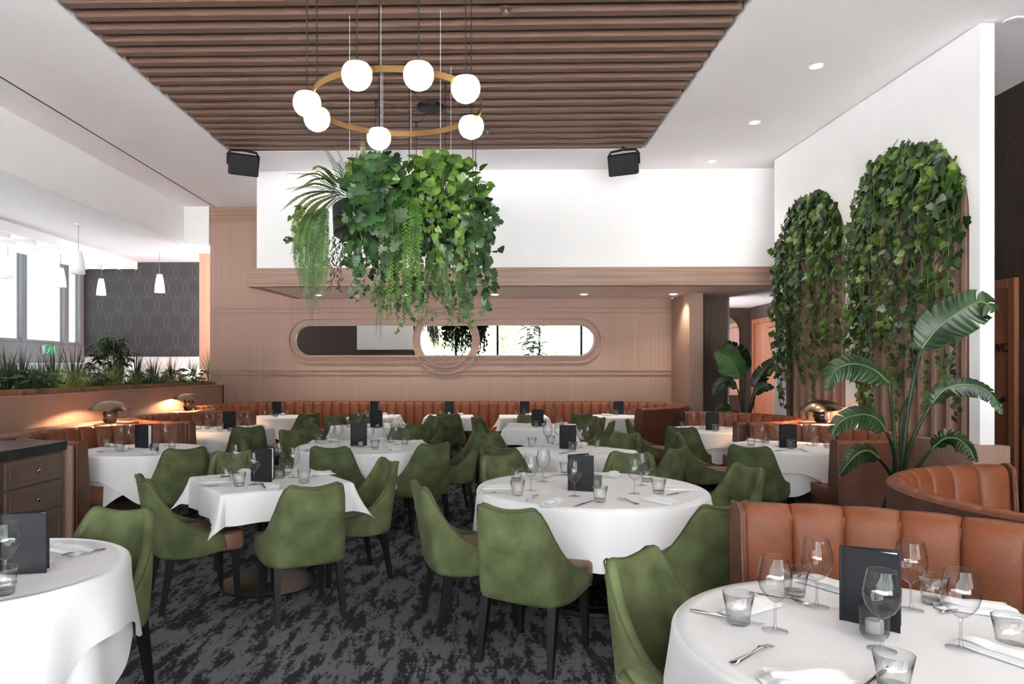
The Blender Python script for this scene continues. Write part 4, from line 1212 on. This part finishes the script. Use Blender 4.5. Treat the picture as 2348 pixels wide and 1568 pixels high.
class Plant:
    def __init__(s, name, label, cat, loc, group=None):
        s.o = thing(name, label, cat, loc, 0, group); s.loc = Vector(loc)
        s.leaves = []; s.stem = MB(); s.rnd = random.Random(name + label)
    def leaf(s, tpl, m, mt, size): s.leaves.append((size, tpl, m, mt))
    def vine(s, pts, tpl, mt, size, gap, face=(0, -1, -.2), r=.003, jit=1.0, pair=1, tip=.6):
        pts = [Vector(p) for p in pts]; s.stem.tube(pts, r, 4)
        at, L = resample3(pts); d = gap * .5; R = s.rnd
        while d < L:
            f = d / L; p = at(d)
            for _ in range(pair):
                dr = Vector((R.uniform(-1, 1) * .8 * jit, R.uniform(-.5, .3) * jit, -1 + R.uniform(-.3, .8)))
                nn = Vector(face) + Vector((R.uniform(-.7, .7), R.uniform(-.4, .4), R.uniform(-.3, .6))) * jit
                sz = size * R.uniform(.6, 1.15) * (1 - (1 - tip) * f)
                s.leaf(tpl, orient(p + Vector((R.uniform(-.03, .03), R.uniform(-.03, .02), 0)) * jit, dr, nn, sz), mt, sz)
            d += gap * R.uniform(.7, 1.3)
    def frond(s, pts, mt, plen, n, name='frond', slim=.22, ang=.35, droop=.25, prof=None):
        """feathered frond along a curve"""
        pts = [Vector(p) for p in cr([tuple(p) for p in pts], 24)]
        at, L = resample3(pts); m = MB(); R = s.rnd
        m.tube(pts, lambda t: .004 * (1 - .8 * t), 4)
        for i in range(n):
            f = (i + .6) / n; p = at(L * f); t = (at(min(L, L * f + .01)) - at(max(0, L * f - .01))).normalized()
            up = Vector((0, -.5, 1)); sd = t.cross(up)
            if sd.length < .05: sd = Vector((1, 0, 0))
            sd.normalize(); nz = sd.cross(t)
            w = plen * (prof(f) if prof else math.sin(math.pi * min(1, f * .9 + .12)) ** .7)
            for q in (-1, 1):
                d = (sd * q + t * ang + Vector((0, 0, -droop)) * R.uniform(.5, 1.3)).normalized()
                e = d * w; k = t * (w * slim)
                a = p; m.add([a, a + e * .45 + k, a + e, a + e * .45 - k * .6], [(0, 1, 2, 3)])
        return m.build(name, mt, s.o)
    def done(s, cap=300, stuff='foliage', stemmat=None):
        s.leaves.sort(key=lambda l: -l[0]); inv = Matrix.Translation(-s.loc)
        cache = {}
        for sz, tpl, m, mt in s.leaves[:cap]:
            k = (id(tpl), mt.name)
            if k not in cache:
                cache[k] = MB().add(*tpl).mesh('leaf', mt, True)
            o = ob('leaf', cache[k], s.o); o.matrix_local = inv @ m
        rest = {}
        for sz, tpl, m, mt in s.leaves[cap:]: rest.setdefault(mt.name, (mt, MB()))[1].tpl(tpl, inv @ m)
        for mt, mb in rest.values():
            tag(mb.build(stuff, mt, s.o, True), kind='stuff')
        if s.stem.v:
            s.stem.v = [tuple(Vector(p) - s.loc) for p in s.stem.v]
            s.stem.build('stems', stemmat or M['stem'], s.o, True)
        for c in s.o.children:
            if c.name.startswith(('frond', 'strand', 'palm_frond')): c.location = -s.loc
        return s.o

def resample3(pts):
    d = [0]
    for a, b in zip(pts, pts[1:]): d.append(d[-1] + (b - a).length)
    def at(x):
        x = max(0, min(d[-1], x))
        for i in range(len(d) - 1):
            if x <= d[i + 1] + 1e-9: return pts[i].lerp(pts[i + 1], (x - d[i]) / max(1e-9, d[i + 1] - d[i]))
        return pts[-1].copy()
    return at, d[-1]

# ---------------------------------------------------------------- ivy in the two arches
for k, (c, r, t) in enumerate(ARCH):
    base = AM @ Vector((c, .08, .885))
    P = Plant('climbing_ivy', ['dense ivy hanging through the wide white arch beside the wall end', 'dense ivy hanging through the arch nearer the passage'][k], 'plant', base, 'ivy in the arches')
    R = P.rnd; face = AM.to_3x3() @ Vector((0, -1, .1))
    def zt(s): return t - r + math.sqrt(max(0, r * r - (s - c) ** 2))
    nv = 27 if k == 0 else 23
    for i in range(nv):
        s = c - r + .03 + (2 * r - .06) * ((i + R.uniform(0, 1)) / nv)
        edge = abs(s - c) / r
        z0 = zt(s) - R.uniform(0, .12)
        ze = R.uniform(1.0, 1.9) if i % 3 else R.uniform(2.2, 2.9)
        if s > c + r * .55: ze = R.uniform(1.0, 1.7)
        pts = []; d0 = R.uniform(.04, .17); n = 9; sx = s
        for j in range(n):
            f = j / (n - 1); sx += R.uniform(-.035, .035)
            pts.append(AM @ Vector((max(c - r - .1, min(c + r + .12, sx)), -d0 * math.sin(math.pi * min(1, .25 + f * .6)) - .02 + R.uniform(-.03, .02), z0 + (ze - z0) * f)))
        P.vine(pts, T_IVY, M['ivy'] if R.random() < .62 else M['ivy2'], .115, .046, face, .0035, 1.0, 1, .7)
    for i in range(470 if k == 0 else 380):      # thick crown
        s = c + r * R.uniform(-1.0, 1.0); z = zt(s) - abs(R.gauss(0, .36)) + .07
        p = AM @ Vector((s, -R.uniform(0, .16), z))
        P.leaf(T_IVY, orient(p, (R.uniform(-.6, .6), R.uniform(-.6, .6), -1), face + Vector((R.uniform(-.6, .6), R.uniform(-.6, .6), R.uniform(-.1, .7))), R.uniform(.07, .135)), M['ivy'] if R.random() < .5 else M['ivy2'], R.uniform(.07, .135))
    for i in range(150):      # trailing off the far edge
        s = c + r * R.uniform(.86, 1.12); z = R.uniform(1.5, t - r + .3)
        p = AM @ Vector((s, -R.uniform(.02, .2), z))
        P.leaf(T_IVY, orient(p, (R.uniform(-.6, .6), R.uniform(-.6, .6), -1), face + Vector((R.uniform(-.7, .7), R.uniform(-.6, .6), R.uniform(-.1, .7))), R.uniform(.06, .11)), M['ivy'], R.uniform(.06, .11))
    P.done(300)

# ---------------------------------------------------------------- hanging planter
HC = Vector((-.72, 6.55, 2.80))
hp = thing('hanging_planter', 'round black trough hung on steel wires from the slatted ceiling', 'planter', HC)
MB().lathe([(.42, .02), (.42, 0), (.66, 0), (.68, .01), (.69, .25), (.675, .26), (.66, .25), (.655, .05), (.44, .05), (.43, .25), (.42, .26), (.41, .25), (.42, .02)], 48).build('trough', M['black'], hp, smooth=40)
MB().lathe([(.44, .2), (.655, .2)], 48).build('soil', bpy.data.materials['soil'], hp)
for x, y in ((-1.17, 6.04), (-.86, 5.93), (-.38, 6.0), (-1.02, 7.12), (-.75, 7.2), (-.34, 7.08)):
    d = Vector((x - HC.x, y - HC.y, 0)).normalized() * .67
    MB().tube([(d.x, d.y, .25), (d.x, d.y, CEIL - HC.z)], .0035, 6).build('suspension_wire', M['wire'], hp)
def H(u, v, Y): return PY(u, v, Y)
PG = 'plants in the hanging planter'
# ferns and palms
def fernset(label, mt, fr, plen, n, Y0, cat='fern', palm=False, name='trailing_fern', slim=.22, ang=.35, droop=.25, prof=None):
    a = H(*fr[0][0], Y0 + .15)
    P = Plant(name, label, cat, a, PG)
    for k, pts in enumerate(fr):
        m = len(pts)
        Y = [Y0 + .12 - (.10 + .05 * (k % 3)) * i / (m - 1) for i in range(m)]
        P.frond([H(u, v, y) for (u, v), y in zip(pts, Y)], mt, plen * P.rnd.uniform(.85, 1.1), n, 'palm_frond' if palm else 'frond', slim, ang, droop, prof)
    return P.done()
fernset('long pale green fern fronds cascading off the side of the hanging planter', M['fern'],
        [[(745, 478), (715, 500), (700, 560), (703, 650), (716, 742)], [(748, 480), (722, 500), (712, 580), (722, 690)], [(745, 482), (735, 520), (732, 600), (738, 690)],
         [(742, 475), (700, 500), (682, 570), (690, 660)], [(750, 482), (742, 540), (740, 630), (742, 700)], [(742, 478), (706, 520), (694, 600), (690, 680)], [(746, 480), (726, 540), (722, 640), (730, 720)], [(748, 478), (730, 505), (716, 590), (708, 700)], [(744, 476), (712, 505), (700, 590), (712, 690)], [(750, 480), (738, 530), (728, 610), (716, 735)], [(746, 478), (708, 496), (688, 545), (680, 620)], [(744, 478), (720, 510), (706, 610), (700, 690)], [(750, 480), (744, 520), (744, 580), (748, 650)]], .060, 54, 5.85, slim=.15)
fernset('olive fern fronds arching out beyond the black trough', M['fern2'],
        [[(770, 440), (720, 438), (680, 452), (642, 486)], [(765, 445), (715, 460), (680, 500), (672, 560)], [(770, 430), (735, 400), (705, 398), (676, 412)], [(775, 420), (750, 390), (728, 380), (716, 392)],
         [(760, 450), (720, 470), (690, 520), (665, 585)], [(770, 435), (730, 420), (700, 424), (668, 440)], [(772, 425), (745, 400), (730, 392), (722, 396)], [(775, 440), (740, 440), (700, 455), (672, 490)], [(775, 445), (730, 465), (700, 505), (690, 545)], [(770, 450), (735, 480), (712, 520), (700, 560)], [(775, 430), (750, 410), (720, 410), (690, 430)]], .055, 50, 5.95)
fernset('upright narrow sword fern rising above the hanging planter', M['fern2'], [[(845, 420), (838, 380), (832, 340), (834, 300)], [(835, 420), (822, 385), (818, 360), (821, 332)], [(820, 430), (806, 400), (800, 375), (812, 350)]], .03, 40, 5.72)
fernset('feathery palm leaves reaching above the hanging planter', M['palm'],
        [[(800, 450), (780, 400), (762, 365), (738, 328)], [(790, 450), (750, 420), (715, 400), (662, 397)], [(800, 455), (770, 455), (740, 485), (728, 540)], [(795, 450), (740, 430), (700, 428), (660, 432)], [(805, 450), (790, 400), (785, 370), (772, 340)]],
        .13, 24, 5.8, 'palm', True, 'areca_palm', .09, 1.1, .25, lambda f: max(.2, 1 - f) ** .6)
fernset('dark palm leaves fanning out past the pothos', M['palm'],
        [[(1050, 455), (1080, 425), (1105, 415), (1132, 424)], [(1055, 470), (1085, 452), (1118, 462), (1144, 502)], [(1055, 480), (1085, 482), (1110, 508), (1130, 552)], [(1045, 440), (1068, 412), (1084, 400), (1100, 404)], [(1055, 465), (1090, 452), (1115, 458), (1138, 476)], [(1010, 430), (1020, 400), (1030, 380), (1038, 358)], [(1050, 485), (1080, 500), (1098, 530), (1108, 570)]],
        .13, 24, 5.52, 'palm', True, 'areca_palm', .09, 1.1, .3, lambda f: max(.2, 1 - f) ** .6)
fernset('dark green fern trailing under the pothos leaves', M['fern'],
        [[(1020, 560), (1022, 620), (1030, 680), (1036, 742)], [(1010, 560), (1000, 620), (996, 660), (1000, 700)], [(1000, 550), (985, 600), (978, 650), (980, 690)], [(1030, 560), (1046, 620), (1052, 670), (1056, 735)], [(1015, 560), (1012, 640), (1018, 700), (1022, 730)], [(1040, 570), (1062, 640), (1072, 700), (1078, 760)]], .045, 50, 5.78, slim=.16)
fernset('thin fern strand hanging lowest below the planter', M['fern'], [[(880, 600), (872, 660), (866, 710), (862, 768)], [(885, 600), (878, 670), (874, 720), (872, 785)], [(875, 600), (858, 660), (852, 690), (848, 700)]], .028, 50, 5.8, slim=.18)
# leafy vines
def leafset(label, region, nvine, tpl, mt, size, gap, name, cat='plant', fill=0, cap=300, Y0=6.0, face=(0, -1, .25), mt2=None):
    """region: (u0, u1, v_top, v_bottom_min, v_bottom_max)"""
    u0, u1, vt, vb0, vb1 = region
    P = Plant(name, label, cat, H((u0 + u1) / 2, vt + 90, Y0 + .25), PG); R = P.rnd
    for i in range(nvine):
        u = u0 + (u1 - u0) * (i + R.random()) / nvine; v = vt + R.uniform(0, 60) + 90 * abs((u - u0) / (u1 - u0) - .5); e = R.uniform(vb0, vb1)
        y = Y0 + R.uniform(-.02, .35); pts = []
        for j in range(7):
            f = j / 6; pts.append(H(u + R.uniform(-7, 7), v + (e - v) * f, y - .10 * math.sin(math.pi * f)))
        P.vine(pts, tpl, mt if (mt2 is None or R.random() < .6) else mt2, size, gap, face, .0028, 1.0, 1, .75)
    for i in range(fill):
        u = (u0 + u1) / 2 + max(-1, min(1, R.gauss(0, .42))) * (u1 - u0) * .72; v = vt + abs(R.gauss(0, .46)) * (vb0 - vt) + 70 * ((u - (u0 + u1) / 2) / (u1 - u0)) ** 2
        sz = size * R.uniform(.8, 1.25)
        P.leaf(tpl, orient(H(u, v, Y0 + R.uniform(-.12, .4)), (R.uniform(-1, 1), R.uniform(-.8, .2), R.uniform(-1, .4)), (R.uniform(-.6, .6), -1, R.uniform(.0, 1.0)), sz), mt if (mt2 is None or R.random() < .6) else mt2, sz)
    return P.done(cap)
leafset('split-leaf monstera spilling over the planter beside the palm', (808, 915, 358, 520, 640), 13, T_MON, M['mon'], .125, .075, 'monstera', fill=190, mt2=M['ivy2'], Y0=5.74)
leafset('bright variegated pothos mounded over the planter rim', (932, 1085, 350, 500, 640), 17, T_HEART, M['pothos'], .085, .05, 'pothos', fill=230, mt2=M['string'], Y0=5.74)
leafset('dark broad-leaved vine hanging off the arch-wall side of the planter', (1048, 1124, 430, 600, 735), 13, T_MON, M['ivy2'], .09, .05, 'hanging_philodendron', fill=90, mt2=M['mon'], Y0=5.95)
leafset('leafy vines dangling below the black trough', (800, 1085, 505, 570, 745), 34, T_HEART, M['mon'], .07, .05, 'hanging_philodendron', fill=150, Y0=5.95, mt2=M['ivy2'])
leafset('thin dark vine with tiny leaves under the black trough', (752, 800, 515, 600, 690), 6, T_OVAL, M['ivy2'], .05, .022, 'string_vine', Y0=6.05, cap=120)
leafset('wispy small-leaved vine below the leaf curtain', (880, 1085, 600, 660, 765), 22, T_HEART, M['string'], .034, .03, 'string_vine', Y0=6.15, cap=120)
leafset('yellow-green creeper on the outer edge of the olive fern', (662, 720, 470, 540, 585), 6, T_HEART, M['pothos'], .05, .035, 'creeping_vine', fill=30, Y0=6.1, cap=150)
# curtain of stringy leaves
P = Plant('leaf_curtain', 'straight curtain of plaited green leaf strings in the middle of the planter', 'plant', H(928, 430, 5.8), PG); R = P.rnd
for i in range(26):
    u = 890 + 72 * i / 25; e = R.uniform(600, 745); y = 5.70 + R.uniform(-.03, .10)
    a, b = H(u, 425, y + .12), H(u + R.uniform(-3, 3), 452, y); c2 = H(u + R.uniform(-6, 6), e, y)
    m = MB(); m.tube([a, b, c2], .002, 4); n = int((e - 445) / 4.6)
    for k in range(n):
        p = b.lerp(c2, k / n); sg = -1 if k % 2 else 1
        m.tpl(T_OVAL, orient(p, (sg * .75, -.25, -1), (0, -1, .3), .042 * (1 - .35 * k / n)))
    m.build('strand', M['string'], P.o, True)
P.done()

# ---------------------------------------------------------------- trough plants along the left
def tuft(u, h, label, mt, nb, spread, wid, name, X=-5.42, stiff=1.0, cat='grass'):
    q = PX(u, 870, X); o = thing(name, label, cat, (X, q.y, 1.22), 0, 'plants in the long trough')
    h = h + .17; spread *= 1.15
    R = random.Random(label + str(u)); m = MB()
    for i in range(nb):
        a = R.uniform(0, 6.28); ln = h * R.uniform(.55, 1.05); sp = spread * R.uniform(.1, 1) ; w = wid * R.uniform(.6, 1.1)
        d = Vector((math.cos(a), math.sin(a), 0)); sd = Vector((-d.y, d.x, 0)); b = d * R.uniform(0, .05)
        L = []
        for j in range(5):
            f = j / 4; L.append(b + d * sp * f ** (1.5 * stiff) + Vector((0, 0, ln * (f - .22 / stiff * f * f * min(1.6, sp / ln * 1.4)))))
        vs = []
        for j, p in enumerate(L):
            ww = w * (1 - (j / 4) ** 2 * .95); vs += [p - sd * ww, p + sd * ww]
        m.add(vs, [(2 * j, 2 * j + 1, 2 * j + 3, 2 * j + 2) for j in range(4)])
    tag(m.build('blades', mt, o, True), kind='stuff')
    return o
k = 0
NTH = ['first', 'second', 'third', 'fourth', 'fifth', 'sixth', 'seventh', 'eighth', 'ninth', 'tenth', 'eleventh']
for u, h in ((482, .62), (440, .48), (392, .5), (352, .5), (312, .56), (272, .5), (170, .55), (128, .56), (92, .4), (48, .52), (14, .5)):
    tuft(u, h, NTH[k] + ' upright dark grass tuft in the trough, counted from the wood wall', M['grass'], 75, .26, .008, 'grass_tuft', -5.45, 1.2); k += 1
k = 0
for u, h in ((450, .16), (415, .24), (372, .22), (335, .26), (296, .24), (250, .32), (220, .26), (180, .24), (140, .32), (70, .2)):
    tuft(u, h, NTH[k] + ' soft feathery grass mound in the trough, counted from the wood wall', M['grass2'] if k % 3 else M['fern'], 230, .36, .0045, 'feather_grass', -5.24, .8); k += 1
k = 0
for u in (470, 395, 298, 168, 52):
    P = Plant('dry_fern', NTH[k] + ' dry brownish fern over the trough edge, counted from the wood wall', 'fern', (-5.26, PX(u, 880, -5.26).y, 1.215), 'plants in the long trough'); R = P.rnd; k += 1
    b = P.loc
    for i in range(5):
        a = R.uniform(-1.2, 1.2); d = Vector((math.cos(a) * .14, math.sin(a) * .3, 0))
        P.frond([b, b + d * .4 + Vector((0, 0, .10)), b + d + Vector((.03, 0, .10)), b + d * 1.5 + Vector((.04, 0, .02))], M['dry'], .05, 22)
    P.done()
k = 0
for u in (448, 400, 322, 210, 100, 62, 22):
    P = Plant('leafy_plant', NTH[k] + ' low dark leafy plant in the trough, counted from the wood wall', 'plant', (-5.36, PX(u, 880, -5.36).y, 1.215), 'plants in the long trough'); R = P.rnd; k += 1
    for i in range(46):
        a = R.uniform(0, 6.28); rr = .26 * math.sqrt(R.random()); h = R.uniform(.08, .34)
        p = P.loc + Vector((.7 * rr * math.cos(a), rr * math.sin(a), h))
        sz = R.uniform(.07, .12)
        P.leaf(T_HEART, orient(p, (math.cos(a), math.sin(a), R.uniform(-.6, .4)), (.3, -.5, 1), sz), M['ivy2'] if R.random() < .7 else M['mon'], sz)
        if i % 4 == 0: P.stem.tube([P.loc, p], .003, 4)
    P.done(60, stemmat=M['ivy2'])
sy = PX(258, 850, -5.5).y
P = Plant('umbrella_shrub', 'tall bushy shrub with drooping glossy leaves standing above the grasses', 'plant', (-5.5, sy, 1.215), 'plants in the long trough'); R = P.rnd
for i in range(60):
    a = R.uniform(0, 6.28); e = R.uniform(-.1, 1.5); rr = R.uniform(.55, 1)
    c = P.loc + Vector((.22 * math.cos(a) * math.cos(e) * rr, .62 * math.sin(a) * math.cos(e) * rr, .40 + .48 * math.sin(e) * rr))
    c.x = max(c.x, -5.66)
    if i % 3 == 0: P.stem.tube([P.loc + Vector((0, .1 * math.sin(a), 0)), P.loc.lerp(c, .6) + Vector((0, 0, .05)), c], .005, 5)
    for j in range(7):
        b = j * 6.28 / 7 + R.uniform(-.3, .3); sz = R.uniform(.13, .2)
        P.leaf(T_LONG, orient(c, (math.cos(b), math.sin(b), -.55), (0, 0, 1), sz), M['mon'] if R.random() < .6 else M['ivy2'], sz)
P.done(300, stemmat=M['stem'])

# ---------------------------------------------------------------- strelitzias
def blade(P, mid, wid, mt, seed, wave=.012, face=(0, -1, .35)):
    """paddle leaf: each half is torn into strips that droop from the midrib"""
    mid = [Vector(p) for p in cr([tuple(p) for p in mid], 31)]
    R = random.Random(seed); n = len(mid); m = MB(); face = Vector(face)
    def pt(x, jf):
        j = int(min(n - 1, jf)); p = mid[j].lerp(mid[min(n - 1, j + 1)], jf - j)
        t = (mid[min(n - 1, j + 1)] - mid[max(0, j - 1)]).normalized()
        s = t.cross(face).normalized(); nz = s.cross(t); fr = jf / (n - 1)
        w = wid * max(0, math.sin(math.pi * min(1, fr ** .7 * .96 + .04))) ** .7
        a = abs(x)
        return p + s * x * w * (1 - .12 * a) + t * a * a * w * .35 + nz * (-.30 * a ** 1.4 * w) - Vector((0, 0, .16 * w * a * a)), nz
    for sg in (-1, 1):
        j = 0
        while j < n - 1:
            k = min(n - 1, j + R.choice((3, 4, 6, 9))); lift = R.uniform(-wave, wave); cut = R.uniform(.0, .35)
            cols = 5; rows = (k - j) * 2 + 1
            def f(i, q):
                a = i / (cols - 1); fq = q / (rows - 1); c = j + (k - j) * fq
                c = c + (j + (k - j) * .5 - c) * cut * a ** 3
                p, nz = pt(sg * a, c); return p + nz * (lift * a * a + .006 * math.sin(q * 1.6) * a)
            m.grid(f, cols, rows)
            j = k
    lf = m.build('leaf', mt, P.o, True); lf.location = -P.loc
    MB().tube(mid, lambda t: .009 * (1 - .8 * t), 5).build('midrib', M['rib'], lf, True)
    return lf
def strel(loc, label, leaves, Y0, wscale, pot):
    P = Plant('strelitzia', label, 'plant', loc)
    for k, (stalk, mid, w, mt, dy) in enumerate(leaves):
        st = [P.loc + Vector((0, 0, .05))] + [PY(u, v, Y0 + dy * (i + 1) / len(stalk)) for i, (u, v) in enumerate(stalk)]
        o = MB().tube(cr([tuple(p) for p in st], 14), lambda t: .02 - .011 * t, 7).build('stalk', M['strel'], P.o, True); o.location = -P.loc
        blade(P, [PY(u, v, Y0 + dy * (1 + .25 * i)) for i, (u, v) in enumerate(mid)], w, mt, k)
    MB().lathe([(0, .0), (.15, 0), (.2, .02), (.21, pot), (.19, pot), (.18, pot - .04), (0, pot - .04)], 28, (0, 0, -loc[2])).build('pot', M['blackp'], P.o, smooth=40)
    return P
S, S2 = M['strel'], M['strel2']
strel((3.02, 5.35, .42), 'tall potted strelitzia with torn arching leaves before the arch wall', [
    ([(2062, 1090), (2085, 920), (2112, 800)], [(2112, 800), (2150, 752), (2205, 712), (2250, 692), (2282, 712)], .17, S, -.25),
    ([(2050, 1090), (2050, 980), (2038, 878)], [(2038, 878), (2005, 848), (1957, 834), (1915, 850), (1895, 897)], .115, S, -.15),
    ([(2046, 1100), (2050, 1040), (2030, 985)], [(2030, 985), (2010, 960), (1975, 950), (1930, 965), (1906, 1000)], .10, S, -.3),
    ([(2050, 1130), (2040, 1085), (2014, 1050)], [(2014, 1050), (1995, 1034), (1970, 1038), (1945, 1062), (1924, 1090)], .08, S, -.35),
    ([(2068, 1090), (2095, 1000), (2136, 925)], [(2136, 925), (2170, 890), (2225, 882), (2272, 902), (2297, 950)], .085, S, -.2),
    ([(2080, 1100), (2105, 1068), (2139, 1026)], [(2139, 1026), (2165, 1006), (2195, 1006), (2222, 1028), (2238, 1060)], .085, S, -.3),
    ([(2066, 1080), (2080, 960), (2092, 900)], [(2092, 900), (2094, 885), (2095, 868)], .016, S2, -.1),
    ([(2064, 1080), (2066, 960), (2085, 905)], [(2085, 905), (2090, 890), (2096, 872)], .014, S, .1),
], 5.35, 1, .42).done()
strel((4.05, 11.05, .5), 'smaller strelitzia with two broad paddle leaves by the passage', [
    ([(1705, 960), (1702, 910), (1698, 868)], [(1698, 868), (1690, 845), (1672, 820), (1640, 806)], .27, S2, -.1),
    ([(1708, 960), (1706, 900), (1710, 850)], [(1710, 850), (1702, 825), (1690, 800), (1665, 784)], .22, S, .15),
    ([(1710, 960), (1722, 920), (1730, 890)], [(1730, 890), (1742, 865), (1762, 838), (1785, 818)], .14, S, -.1),
    ([(1712, 960), (1724, 930), (1730, 905)], [(1730, 905), (1742, 890), (1758, 884), (1774, 890)], .10, S, -.2),
    ([(1704, 960), (1696, 910), (1690, 890)], [(1690, 890), (1672, 872), (1648, 880), (1634, 906)], .10, S, -.2),
    ([(1714, 960), (1726, 930), (1736, 880)], [(1736, 880), (1742, 862), (1748, 850), (1750, 846)], .12, S, .1),
    ([(1706, 965), (1690, 945), (1680, 940)], [(1680, 940), (1665, 932), (1650, 936), (1640, 944)], .09, S, -.2),
], 11.05, 1, .5).done()

# ================================================================ the street in front (seen in the mirror)
struct(MB().box(-45, 30, -45, -3.1, -.25, -.12).box(-45, -8.9, -3.1, 40, -.25, -.12).build('floor', mat('pavement', srgb(190, 189, 187), rough=.9)), 'pavement of the street outside')
for x, y, r, lab in ((-1.9, -8.6, 1.4, 'street tree outside the front window, beside the planted verge'), (3.9, -10.5, 1.7, 'slim street tree outside the front window corner'), (.9, -8.0, 1.15, 'street tree outside the middle front window')):
    P = Plant('street_tree', lab, 'tree', (x, y, -.12), 'street trees outside'); R = P.rnd
    P.stem.tube([P.loc, P.loc + Vector((.05, 0, 1.4)), P.loc + Vector((-.05, 0, 2.6)), P.loc + Vector((.1, 0, 3.6))], lambda s: .09 - .05 * s, 8)
    for i in range(7):
        a = R.uniform(0, 6.28); P.stem.tube([P.loc + Vector((0, 0, 2.0 + .2 * i)), P.loc + Vector((math.cos(a) * r * .7, math.sin(a) * r * .7, 2.8 + .25 * i))], .03, 5)
    for i in range(900):
        d = Vector((R.gauss(0, 1), R.gauss(0, 1), R.gauss(0, 1))).normalized() * r * R.random() ** .4
        p = P.loc + Vector((d.x, d.y, 3.3 + d.z * .9)); sz = R.uniform(.12, .22)
        P.leaf(T_OVAL, orient(p, (R.uniform(-1, 1), R.uniform(-1, 1), -.6), (R.uniform(-1, 1), R.uniform(-1, 1), 1), sz), M['pothos'], sz)
    P.done(0, stemmat=M['wood_dark'])
P = Plant('fiddle_leaf_tree', 'dark leafy indoor tree by the street windows, seen in the mirror', 'plant', (1.95, -1.7, 0)); R = P.rnd
P.stem.tube([P.loc, P.loc + Vector((0, 0, 1.6)), P.loc + Vector((.1, 0, 3.2))], lambda s: .03 - .015 * s, 6)
for i in range(150):
    a = R.uniform(0, 6.28); z = R.uniform(1.7, 3.4); rr = .65 * R.random() ** .5
    p = P.loc + Vector((rr * math.cos(a), rr * math.sin(a), z)); sz = R.uniform(.18, .3)
    P.leaf(T_HEART, orient(p, (math.cos(a), math.sin(a), -.5), (0, 0, 1), sz), M['ivy2'], sz)
MB().lathe([(0, 0), (.2, 0), (.24, .4), (.21, .4), (0, .36)], 24).build('pot', M['blackp'], P.o, smooth=40)
P.done(150, stemmat=M['wood_dark'])
